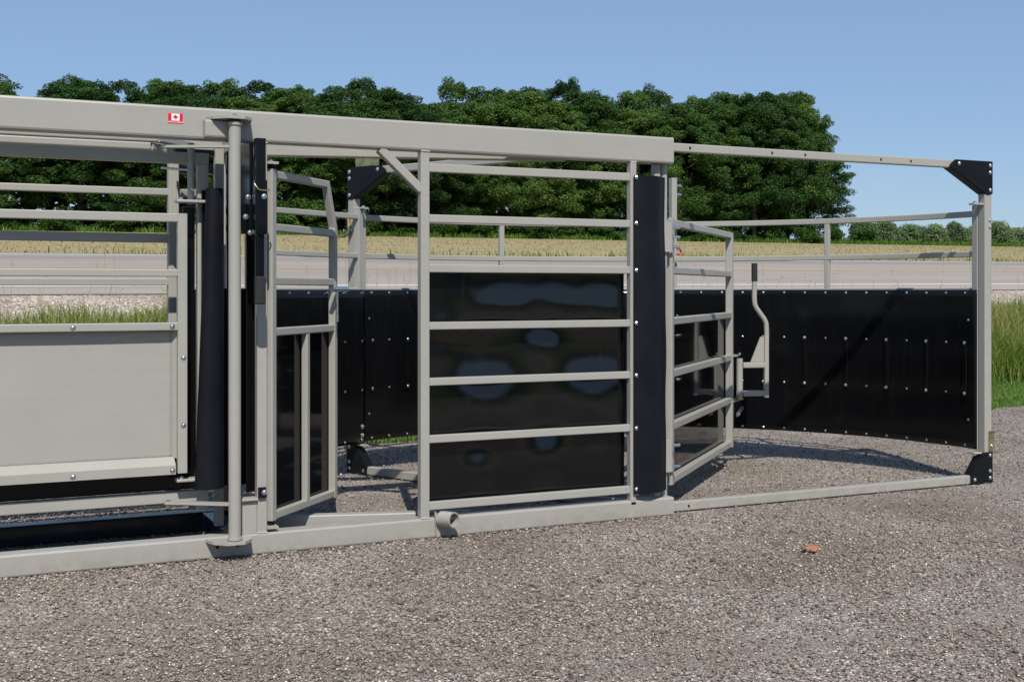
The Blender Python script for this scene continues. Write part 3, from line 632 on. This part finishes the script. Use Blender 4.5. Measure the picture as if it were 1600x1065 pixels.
# straight wing panel left of the left arch
A = Vector((2.727, 2.285, 0)); B = A + Vector((-0.70, -0.44, 0)).normalized() * 0.98
wd = (B - A).normalized(); wn = Vector((-wd.y, wd.x, 0));
if wn.y > 0: wn = -wn
wp = empty('wing_panel', (A.x, A.y, 0.2), 'straight panel with black sheet between the access door and left arch', 'wing panel')
wa = lambda s, z, k=0.0: A + wd * s + wn * k + Vector((0, 0, z))
for s in (0.03, 0.95): put('stile', tube(NB(), wa(s, 0.215), wa(s, 1.846), 0.05, 0.05, up=wn), 'paint', wp)
for z in (1.792, 1.52, 1.278, 0.244): put('rail', tube(NB(), wa(0.056, z), wa(0.924, z), 0.036, 0.038), 'paint', wp)
wavy('sheet', wa(0.0, 0.218, 0.027), wd * 0.98, (0, 0, 1.065), wn, 40, 20, lambda x, z: 0.002*math.sin(x*6+z*3) + 0.0012*math.sin(x*13-z*7), 0.005, 'sheet4', wp)
for i in range(6):
    for z in (1.262, 0.925, 0.585, 0.238): bolt(wp, wa(0.03 + i * 0.184, z, 0.034), wn, BOLT_S)
bolt(wp, wa(0.03, 0.33, 0.034), wn, BOLT_L); bolt(wp, wa(0.03, 0.27, 0.034), wn, BOLT_L)
# swing gate inside the tub
G0 = Vector((3.875, 0.12, 0)); G1 = Vector((5.19, 1.36, 0)); gd = (G1 - G0).normalized(); GL = (G1 - G0).length; gn = Vector((gd.y, -gd.x, 0))
ga = lambda s, z, k=0.0: G0 + gd * s + gn * k + Vector((0, 0, z))
sg = empty('swing_gate', (G0.x, G0.y, 0.15), 'greige swing gate with black sheet and bent lever inside the tub', 'gate')
put('stile', tube(NB(), ga(0, 0.155), ga(0, 1.69), 0.05, 0.046, up=gn), 'paint', sg)
put('stile', tube(NB(), ga(GL, 0.155), ga(GL, 1.69), 0.05, 0.05, up=gn), 'paint', sg)
for z in (1.672, 1.395, 1.10, 0.795, 0.49, 0.178): put('rail', tube(NB(), ga(0.026, z), ga(GL - 0.026, z), 0.042, 0.044), 'paint', sg)
shg = put('sheet', prism(NB(), [ga(0, 0.17, -0.027), ga(GL - 0.08, 0.17, -0.027), ga(GL - 0.08, 1.09, -0.027), ga(0, 1.09, -0.027)], gn * -0.006), 'sheet', sg)
for z0, z1 in ((1.50, 1.67), (0.24, 0.42)):
    sl = put('hinge_sleeve', tube(NB(), (3.815, 0.068, z0), (3.815, 0.068, z1), 0.062, 0.066, 0.012, up=(0, 1, 0)), 'paint', sg)
    for z in np.linspace(z0 + 0.03, z1 - 0.03, 3 if z0 > 1 else 2):
        put('clamp_bolt', pipe(NB(), (3.85, 0.055, z), (3.90, 0.05, z), 0.009, 10), 'zinc', sl)
# latch: two tabs, a pivot tube and the bent lever
for z in (0.80, 0.475): put('latch_tab', prism(NB(), [ga(GL, z, -0.025), ga(GL + 0.12, z, -0.045), ga(GL + 0.15, z, 0.0), ga(GL + 0.1, z, 0.05), ga(GL, z, 0.03)], (0, 0, 0.012)), 'paint', sg)
PV0 = ga(GL, 0) + Vector((0.11, 0.03, 0)); ld = Vector((0.97, -0.24, 0)).normalized(); lnn = Vector((ld.y, -ld.x, 0))
la = lambda s, z, k=0.0: PV0 + ld * s + lnn * k + Vector((0, 0, z))
lvr = put('pivot_tube', pipe(NB(), la(0, 0.50), la(0, 0.785), 0.024, 20), 'paint', sg, smooth=True)
bolt(lvr, la(0.0, 0.812), (0, 0, 1), BOLT_L)
put('bushing', pipe(NB(), la(0.0, 0.488), la(0.0, 0.4995), 0.035, 16), 'yzinc', lvr)
X0, X1 = 0.024, 0.19
for z in (0.735, 0.53): put('lever_frame', tube(NB(), la(X0, z), la(X1, z), 0.035, 0.04), 'paint', lvr)
put('lever_frame', tube(NB(), la(X1 + 0.015, 0.50), la(X1 + 0.015, 0.95), 0.034, 0.036, up=lnn), 'paint', lvr)
put('lever_gusset', prism(NB(), [la(X0 + 0.06, 0.757, -0.004), la(X1 - 0.002, 0.757, -0.004), la(X1 - 0.002, 0.94, -0.004), la(X1 - 0.03, 0.94, -0.004)], lnn * 0.008), 'paint', lvr)
put('lever_handle', sweep(NB(), smoothpath([la(X1+0.018, 0.90), la(X1+0.018, 1.0), la(X1+0.005, 1.06), la(X1-0.06, 1.15), la(X1-0.075, 1.20), la(X1-0.075, 1.30), la(X1-0.075, 1.36)]), 0.0185, 16), 'paint', lvr, smooth=True)
put('grip', pipe(NB(), la(X1-0.075, 1.345), la(X1-0.075, 1.475), 0.0215, 18), 'foam', lvr, smooth=True)
put('spring', pipe(NB(), ga(GL - 0.04, 0.395, 0.07), ga(GL + 0.115, 0.425, 0.07), 0.014, 14), 'zinc', sg, smooth=True)
put('spring_hook', pipe(NB(), ga(GL - 0.09, 0.385, 0.07), ga(GL - 0.04, 0.395, 0.07), 0.005, 8), 'zinc', sg)

# ------------------------------------------------------------------ small things on the gravel
lf = NB(); rr = random.Random(5); ring = []
for k in range(14):
    a = 2*math.pi*k/14; r = 0.04*(0.85+0.13*math.sin(3*a+0.6)+0.12*rr.random()); ring.append(Vector((3.895+r*math.cos(a)*1.2, -1.117+r*math.sin(a), 0.008+0.016*abs(math.cos(a+0.5))+0.005*rr.random())))
cen = Vector((3.895, -1.117, 0.03)); top = [lf.verts.new(p) for p in ring]; bot = [lf.verts.new(p - Vector((0, 0, 0.003))) for p in ring]; ct = lf.verts.new(cen); cb = lf.verts.new(cen - Vector((0, 0, 0.003)))
for i in range(14):
    j = (i+1) % 14; lf.faces.new((ct, top[i], top[j])); lf.faces.new((cb, bot[j], bot[i])); lf.faces.new((top[i], bot[i], bot[j], top[j]))
dl = put('dead_leaf', lf, 'deadleaf'); dl['label'] = 'curled brown dead leaf lying on the bare gravel'; dl['category'] = 'leaf'

# ------------------------------------------------------------------ loose stones
def stones(name, P, S, templ, rng):
    tv, tf = templ; n = len(P); k = len(tv)
    a = rng.uniform(0, 6.283, n); ca, sa = np.cos(a), np.sin(a)
    sc = S[:, None] * rng.uniform(0.65, 1.25, (n, 3)); sc[:, 2] *= 0.72
    J = tv[None] * (1 + rng.uniform(-0.22, 0.22, (n, k, 1))) * sc[:, None, :]
    X = J[:, :, 0]*ca[:, None] - J[:, :, 1]*sa[:, None] + P[:, None, 0]; Y = J[:, :, 0]*sa[:, None] + J[:, :, 1]*ca[:, None] + P[:, None, 1]
    Z = J[:, :, 2] + P[:, None, 2] + S[:, None]*0.18
    F = (tf[None] + (np.arange(n)*k)[:, None, None]).reshape(-1, 3)
    t = np.repeat(np.where(S > 0.006, 0.8, 1.0) * rng.beta(1.5, 1.7, n), k)
    o = link(bpy.data.objects.new(name, npmesh(name, np.stack([X, Y, Z], -1).reshape(-1, 3), F, 'stone', t))); o['kind'] = 'stuff'; return o
OCT = (np.array([[1,0,0],[-1,0,0],[0,1,0],[0,-1,0],[0,0,1],[0,0,-1]], float), np.array([[0,2,4],[2,1,4],[1,3,4],[3,0,4],[2,0,5],[1,2,5],[3,1,5],[0,3,5]]))
bmi = NB(); bmesh.ops.create_icosphere(bmi, subdivisions=1, radius=1); bmi.verts.ensure_lookup_table()
ICO = (np.array([v.co[:] for v in bmi.verts]), np.array([[v.index for v in f.verts] for f in bmi.faces])); bmi.free()
th = R(25.592)
def cam_pts(n, y0, y1, power, half=0.47):
    """points on the pad inside the view cone, widened for a step to the side"""
    y = y0 + (y1 - y0) * RNG.random(n) ** power; x = RNG.uniform(-half, half, n) * (y + 1.6)
    u = x*math.cos(th) + y*math.sin(th); v = -x*math.sin(th) + y*math.cos(th) - 5.854
    return np.stack([u, v], -1)
def patchy(p, lo=0.3):
    d = 0.5 + 0.25*np.sin(p[:, 0]*0.9 + 2.1*np.sin(p[:, 1]*1.7)) + 0.25*np.sin(p[:, 1]*3.1 + 1.3*np.sin(p[:, 0]*1.3+1))
    return p[RNG.random(len(p)) < np.clip(lo + (1-lo)*d, 0, 1)]
p = patchy(cam_pts(52000, 3.2, 7.0, 1.0))
bu = RNG.uniform(-2.5, 3.85, 1500); p = np.concatenate([p, np.stack([bu, -np.abs(RNG.normal(0, 0.035, 1500)) - 0.004], -1)]); z = np.zeros(len(p))   # stones against the beam
st1 = stones('loose_gravel', np.column_stack([p, z]), np.minimum(RNG.gamma(1.8, 0.0014, len(p)) + 0.0017, 0.0085), ICO, RNG); st1['label'] = 'loose crushed stones strewn over the gravel pad'
p = cam_pts(130000, 3.2, 14.5, 0.9); p = patchy(p[p[:, 1] < 3.85], 0.4)
st2 = stones('fine_gravel', np.column_stack([p, np.zeros(len(p))]), RNG.gamma(2.2, 0.0013, len(p)) + 0.0022, OCT, RNG); st2['label'] = 'fine crushed stone chips covering the gravel pad'

# ------------------------------------------------------------------ grass
def blades(name, P, Hh, Wd, lean, mat, label, tint, rng, root=0.0):
    n = len(P); a = rng.uniform(0, 6.283, n); b = rng.uniform(0, 6.283, n)
    dx, dy = np.cos(a)*Wd/2, np.sin(a)*Wd/2; lx, ly = np.cos(b)*lean*Hh, np.sin(b)*lean*Hh
    V = np.zeros((n, 5, 3)); z0 = P[:, 2] - root
    V[:, 0] = np.stack([P[:, 0]-dx, P[:, 1]-dy, z0], -1); V[:, 1] = np.stack([P[:, 0]+dx, P[:, 1]+dy, z0], -1)
    V[:, 2] = np.stack([P[:, 0]-dx*0.8+lx*0.3, P[:, 1]-dy*0.8+ly*0.3, z0+Hh*0.58], -1); V[:, 3] = np.stack([P[:, 0]+dx*0.8+lx*0.3, P[:, 1]+dy*0.8+ly*0.3, z0+Hh*0.58], -1)
    V[:, 4] = np.stack([P[:, 0]+lx, P[:, 1]+ly, z0+Hh*np.sqrt(np.clip(1-lean**2*0.5, 0.2, 1))], -1)
    F = np.array([[0, 1, 3], [0, 3, 2], [2, 3, 4]])[None] + (np.arange(n)*5)[:, None, None]
    o = link(bpy.data.objects.new(name, npmesh(name, V.reshape(-1, 3), F.reshape(-1, 3), mat, np.repeat(tint, 5)))); o['kind'] = 'stuff'; o['label'] = label; return o
n = 130000; u = RNG.uniform(-9, 30, n); v = 5.65 + 2.4*RNG.random(n)**0.9
clump = np.sin(u*1.9)*np.sin(v*3+u*0.7) + 0.6*np.sin(u*5.3+1)
hh = np.clip((0.47 + 0.1*clump + RNG.normal(0, 0.09, n)) * np.interp(v, [5.65, 6.0, 7.2, 8.05], [0.75, 1.0, 0.95, 0.5]), 0.1, 0.95)
tn = np.clip(0.46 + 0.1*np.sin(u*0.9+v*2) + RNG.normal(0, 0.16, n) + np.where(v > 7.2, 0.08, 0), 0, 1)
blades('tall_grass', np.stack([u, v, zt(u, v)], -1), hh, RNG.uniform(0.006, 0.014, n), np.abs(RNG.normal(0.38, 0.28, n)), 'grass', 'tall uncut roadside grass on the bank below the road', tn, RNG, 0.02)
n = 55000; u = RNG.uniform(-6, 28, n); v = RNG.uniform(3.72, 5.75, n)
blades('mown_grass', np.stack([u, v, zt(u, v)], -1), RNG.uniform(0.03, 0.075, n), RNG.uniform(0.006, 0.012, n), np.abs(RNG.normal(0.4, 0.3, n)), 'mown', 'short mown grass strip along the gravel edge', np.clip(RNG.normal(0.45, 0.15, n), 0, 1), RNG, 0.01)
# seed heads standing above the grass
n = 620; u = RNG.uniform(-8, 28, n); v = RNG.uniform(6.3, 8.1, n); hh = RNG.uniform(0.5, 0.98, n); g0 = zt(u, v)
b = RNG.uniform(0, 6.283, n); ln = np.abs(RNG.normal(0.14, 0.1, n)); SV = []; SF = []; STT = []
for i in range(n):
    k0 = len(SV); base = np.array([u[i], v[i], g0[i]-0.02]); le = np.array([math.cos(b[i]), math.sin(b[i]), 0]) * ln[i]*hh[i]; side = np.array([0.0016, 0.0008, 0])
    pts = [base + le*(t*t) + np.array([0, 0, hh[i]*t]) for t in (0, 0.5, 1)]
    for q_ in pts: SV += [q_-side, q_+side]
    SF += [[k0, k0+1, k0+3], [k0, k0+3, k0+2], [k0+2, k0+3, k0+5], [k0+2, k0+5, k0+4]]; STT += [0.62]*6
    for j in range(9):
        t = 0.82 + 0.2*j/9; c_ = base + le*(t*t) + np.array([0, 0, hh[i]*t]); d_ = RNG.normal(0, 0.011, 3); k1 = len(SV)
        SV += [c_, c_ + d_ + [0, 0, 0.014], c_ + d_*1.3 + [0.004, 0, 0.004]]; SF.append([k1, k1+1, k1+2]); STT += [0.8]*3
o = link(bpy.data.objects.new('grass_seed_heads', npmesh('grass_seed_heads', SV, SF, 'grass', STT))); o['kind'] = 'stuff'; o['label'] = 'thin dry seed heads standing above the roadside grass'
# stubble and green tufts on the hay field, rough grass under the trees
n = 40000; v = 17.7 + 90*RNG.random(n)**1.5; u = -12 + (v*1.45 + 40) * RNG.random(n)
blades('hay_stubble', np.stack([u, v, zt(u, v)], -1), RNG.uniform(0.03, 0.1, n), 0.008 + 0.0006*v, np.abs(RNG.normal(0.9, 0.4, n)), 'straw', 'pale dry hay stubble covering the field beyond the road', np.clip(RNG.normal(0.5, 0.18, n), 0, 1), RNG, 0.01)
n = 1800; cu_ = RNG.uniform(-12, 60, 70); wid = RNG.uniform(0.2, 1.3, 70); pick = RNG.integers(0, 70, n); u = cu_[pick] + RNG.normal(0, 1, n)*wid[pick]; v = 17.75 + np.abs(RNG.normal(0, 0.45, n))
blades('verge_weeds', np.stack([u, v, zt(u, v)], -1), RNG.uniform(0.05, 0.25, n), RNG.uniform(0.015, 0.035, n), np.abs(RNG.normal(0.35, 0.25, n)), 'mown', 'green weeds along the far edge of the road', np.clip(RNG.normal(0.4, 0.15, n), 0, 1), RNG, 0.02)
n = 40000; u = RNG.uniform(-10, 160, n); v = 108.2 + 5*RNG.random(n)
blades('woodland_edge_grass', np.stack([u, v, zt(u, v)], -1), RNG.uniform(0.15, 0.75, n), RNG.uniform(0.05, 0.14, n), np.abs(RNG.normal(0.35, 0.25, n)), 'mown', 'rank green grass along the foot of the woods', np.clip(RNG.normal(0.38, 0.15, n), 0, 1), RNG, 0.05)

# ------------------------------------------------------------------ trees
def leaf_cloud(centres, radii, per, size, rng, flat=0.35):
    """leaf clumps: small quads on the outer skin of many lobes"""
    VV, FF = [], []; k = 0
    for c, r in zip(centres, radii):
        m = int(per * (r / np.mean(radii)) ** 1.6); d = rng.normal(0, 1, (m, 3)); d[:, 2] += 0.25
        d /= np.linalg.norm(d, axis=1)[:, None]
        rad = r * (0.55 + 0.5 * rng.random(m) ** 0.6); bumpy = 1 + 0.22*np.sin(d[:, 0]*5+c[0]*3)*np.sin(d[:, 1]*5+c[1]*3)*np.cos(d[:, 2]*4+c[2])
        P = c + d * (rad * bumpy)[:, None] * np.array([1, 1, 0.8])
        nn = d * 0.7 + rng.normal(0, 0.55, (m, 3)) + np.array([0, 0, flat]); nn /= np.linalg.norm(nn, axis=1)[:, None]
        t = np.cross(nn, rng.normal(0, 1, (m, 3))); t /= np.linalg.norm(t, axis=1)[:, None]; bb = np.cross(nn, t)
        s = size * rng.uniform(0.6, 1.35, m)[:, None]
        Q = np.stack([P - t*s*0.62, P - bb*s*0.42, P + t*s*0.62, P + bb*s*0.42], 1)
        VV.append(Q.reshape(-1, 3)); FF.append((np.arange(m)*4)[:, None] + np.arange(4)[None] + k); k += m*4
    return np.concatenate(VV), np.concatenate(FF)
def crown_mesh(seed, rx, zb, zt_, mat='leaf', nl=105, per=150, size=0.3, taper=0.55):
    rng = np.random.default_rng(seed); cs, rs_ = [], []
    H = zt_ - zb; big = [(rng.uniform(-0.45, 0.45)*rx, rng.uniform(-0.45, 0.45)*rx, zb + H*rng.uniform(0.25, 0.9)) for _ in range(6)]
    for i in range(nl):
        f = rng.random() ** 0.8; z = zb + H * f
        env = rx * (math.sin(math.pi * min(1, 0.16 + 0.84 * f) ** 1.0) ** taper) * (1 + 0.18*math.sin(seed + 7*f))
        a = rng.uniform(0, 6.283); rr_ = env * rng.uniform(0.35, 1.0) ** 0.5
        cs.append((rr_*math.cos(a)*(1+0.12*math.sin(a*3+seed)), rr_*math.sin(a), z)); rs_.append(rng.uniform(0.1, 0.19) * (rx*2) * (0.8 if f > 0.85 else 1))
    c2, r2 = [], []                                   # every limb carries smaller sprays
    for c_, r_ in zip(cs, rs_):
        for j in range(6):
            d = rng.normal(0, 1, 3) + np.array([0, 0, 0.35]); d /= np.linalg.norm(d); q_ = r_ * rng.uniform(0.25, 0.6)
            c2.append(np.array(c_) + d * r_ * rng.uniform(0.55, 1.15) * np.array([1, 1, 0.75])); r2.append(q_)
    cs = np.array(c2); rs_ = np.array(r2)
    V, F = leaf_cloud(cs, rs_, per, size, rng)
    V[:, 2] = np.maximum(V[:, 2], 0.25)
    return npmesh('crown', V, F, mat)
def trunk_mesh(seed, h, r, mat='bark'):
    rng = random.Random(seed); bm = NB(); pts = [Vector((0, 0, -0.3))]
    for k in range(1, 7): pts.append(Vector((rng.uniform(-0.15, 0.15)*k*0.3, rng.uniform(-0.15, 0.15)*k*0.3, h*k/6)))
    def limb(ps, r0, r1, n=8):
        rings = []
        for i, p_ in enumerate(ps):
            d = (ps[min(i+1, len(ps)-1)] - ps[max(i-1, 0)]).normalized(); rings.append(circ(p_, d, r0 + (r1-r0)*i/(len(ps)-1), n, (1, 0.2, 0)))
        loft(bm, rings)
    limb(pts, r, r*0.25)
    for k in range(7):
        z = h*(0.35+0.08*k); a = k*2.4+rng.random(); L = h*0.26*(1.1-0.07*k); b0 = pts[min(6, max(1, int(z/h*6)))]
        b0 = Vector((b0.x, b0.y, z)); e_ = b0 + Vector((math.cos(a)*L, math.sin(a)*L, L*0.7)); limb([b0, (b0+e_)/2 + Vector((0, 0, -0.1*L)), e_], r*0.4, r*0.1, 6)
    me = bpy.data.meshes.new('trunk'); bmesh.ops.recalc_face_normals(bm, faces=bm.faces); bm.to_mesh(me); bm.free(); me.materials.append(M[mat]); return me
KH = 18.0
CROWN_F = [crown_mesh(20+i, 5.2, 0.8, KH, nl=90, per=180, size=0.155) for i in range(3)]      # wood edge: leafy to the ground
CROWN_B = [crown_mesh(40+i, 5.0, 4.0, KH, nl=72, per=165, size=0.155) for i in range(3)]       # behind: bare boles
TRUNKS = [trunk_mesh(60+i, 14.5, 0.3) for i in range(3)]
SKY = [(-14, 20.4), (5.8, 20.6), (7.6, 19.4), (9.0, 18.6), (10.8, 18.6), (12.9, 20.9), (16.4, 20.2), (23, 21.2), (25, 20.6), (30.5, 21.4), (35.8, 22.0), (40, 22.5), (45.5, 21.7), (50.8, 20.6), (52.5, 22.9), (56.6, 23.6), (60, 23.3), (63, 23.1), (66, 24.2), (69.5, 23.2), (73.7, 23.9), (79, 23.9), (85.3, 24.3), (92, 25.0), (95, 25.6), (97, 24.5), (101, 21)]
su, sz_ = zip(*SKY)
def ordinal(k):
    w_ = ['first', 'second', 'third', 'fourth', 'fifth', 'sixth', 'seventh', 'eighth', 'ninth', 'tenth', 'eleventh', 'twelfth', 'thirteenth', 'fourteenth', 'fifteenth', 'sixteenth', 'seventeenth', 'eighteenth', 'nineteenth', 'twentieth']
    if k < 20: return w_[k]
    return 'twenty-' + w_[k-20] if k < 29 else 'thirtieth'
def tree(name, u, v, ztop, crown, trunk, label, group, wide=1.0, rz=0, hh=KH, cat='tree', trunk_h=1.0):
    g = float(zt(u, v)); s = (ztop - g) / (hh * 1.03)
    o = empty(name, (u, v, g), label, cat, group); o.rotation_euler.z = rz; o.scale = (wide, wide, s)
    for nm, me in (('crown', crown), ('trunk', trunk)):
        c = link(bpy.data.objects.new(nm, me)); c.parent = o
        if nm == 'trunk': c.scale = (1, 1, trunk_h)
    return o
tr = random.Random(11)
front = []; u = -13.0
while u < 101.5: front.append(u); u += tr.uniform(4.0, 6.0)
front = [f for f in front if f < 91 and not 2 < f < 11] + [4.6] + [92.6, 95.4, 98.2]
nf = len(front)
for i, u in enumerate(front):
    z = float(np.interp(u, su, sz_)) - tr.uniform(0.0, 2.6 if u < 92 else 0.4); last = i == nf - 1
    if last: z = 19.0
    tree('woodland_tree', u, 113.5 + tr.uniform(-1.2, 1.5), z, CROWN_F[i % 3], TRUNKS[i % 3], 'leafy dark green tree, %s from the right end of the front row' % ordinal(nf-1-i), 'trees at the edge of the woods', tr.uniform(0.95, 1.2) if not last else 0.95, tr.uniform(0, 6.28))
back = []; u = -14.0
while u < 95: back.append(u); u += tr.uniform(3.6, 5.4)
nb = len(back)
for i, u in enumerate(back):
    if 7.6 < u < 11.2: continue
    z = float(np.interp(u, su, sz_)) + tr.uniform(-0.6, 0.8); v = 119 + tr.uniform(-1.5, 2.5)
    tree('woodland_tree', u, v, z + (v - 113) * 0.11, CROWN_B[i % 3], TRUNKS[(i+1) % 3], 'tall tree, %s from the right end of the back row' % ordinal(nb-1-i), 'trees at the edge of the woods', tr.uniform(0.85, 1.1), tr.uniform(0, 6.28))
# deeper wood reads as one dark mass between the boles
VV, FF, kk = [], [], 0
rngd = np.random.default_rng(77)
cs = np.stack([rngd.uniform(-14, 93, 420), rngd.uniform(120, 130, 420), 6.5 + 9*rngd.random(420)**1.3], -1)
Vd, Fd = leaf_cloud(cs, rngd.uniform(1.2, 2.6, 420), 90, 0.55, rngd)
o = link(bpy.data.objects.new('deep_woods', npmesh('deep_woods', Vd, Fd, 'leaf'))); o['kind'] = 'stuff'; o['label'] = 'deeper woods seen as one dark mass behind the trees'
# undergrowth along the foot of the wood, orchard hedge at the right
def bush_mesh(seed, rx, h, mat, nl=26, per=130, size=0.17):
    rng = np.random.default_rng(seed); cs, rs_ = [], []
    for i in range(nl):
        a = rng.uniform(0, 6.283); f = rng.random(); env = rx * math.sqrt(max(0.05, 1 - (f*0.92)**2)) * 0.85; q_ = env * rng.random() ** 0.5
        cs.append((q_*math.cos(a), q_*math.sin(a), h*(0.12+0.75*f))); rs_.append(rng.uniform(0.16, 0.3)*h)
    V, F = leaf_cloud(np.array(cs), np.array(rs_), per, size, rng); V[:, 2] = np.maximum(V[:, 2], 0.03); return npmesh('crown', V, F, mat)
stem = trunk_mesh(90, 1.8, 0.07)
UND = [bush_mesh(100+i, 1.9, 2.4, 'under') for i in range(3)]; HDG = [bush_mesh(110+i, 1.5, 2.9, 'bush', 30, 150, 0.16) for i in range(4)]
und = []; u = -11.0
while u < 108: und.append(u); u += tr.uniform(3.2, 5.2)
for i, u in enumerate(und):
    tree('undergrowth_bush', u, 109.6 + tr.uniform(-0.6, 1.2), float(zt(u, 110)) + tr.uniform(0.9, 2.5) + (0.9 if u > 97 else 0), UND[i % 3], stem, 'low bright green bush at the foot of the woods, %s from the right' % ordinal(min(len(und)-1-i, 29)), 'bushes at the foot of the woods', tr.uniform(0.8, 1.25), tr.uniform(0, 6.28), 2.4, 'bush')
hd = []; u = 107.0
while u < 150: hd.append(u); u += tr.uniform(1.7, 2.4)
for i, u in enumerate(hd):
    tree('hedge_bush', u, 114.5 + tr.uniform(-0.5, 0.6), float(zt(u, 114)) + tr.uniform(2.7, 3.5), HDG[i % 4], stem, 'grey-green bush in the hedge right of the woods, %s from its left end' % ordinal(min(i, 29)), 'hedge bushes right of the woods', tr.uniform(0.85, 1.1), tr.uniform(0, 6.28), 2.9, 'bush')
# farmyard trees behind the viewpoint, mirrored in the black sheets
for i in range(13):
    u = -4 + i * 6.6 + tr.uniform(-0.8, 0.8)
    tree('yard_tree', u, -68 + tr.uniform(-3, 3), tr.uniform(6.5, 8.5), CROWN_F[i % 3], TRUNKS[i % 3], 'yard tree behind the viewpoint mirrored in the black sheet, %s along its row' % ordinal(i), 'yard trees behind the viewpoint', 0.8, i * 1.3)
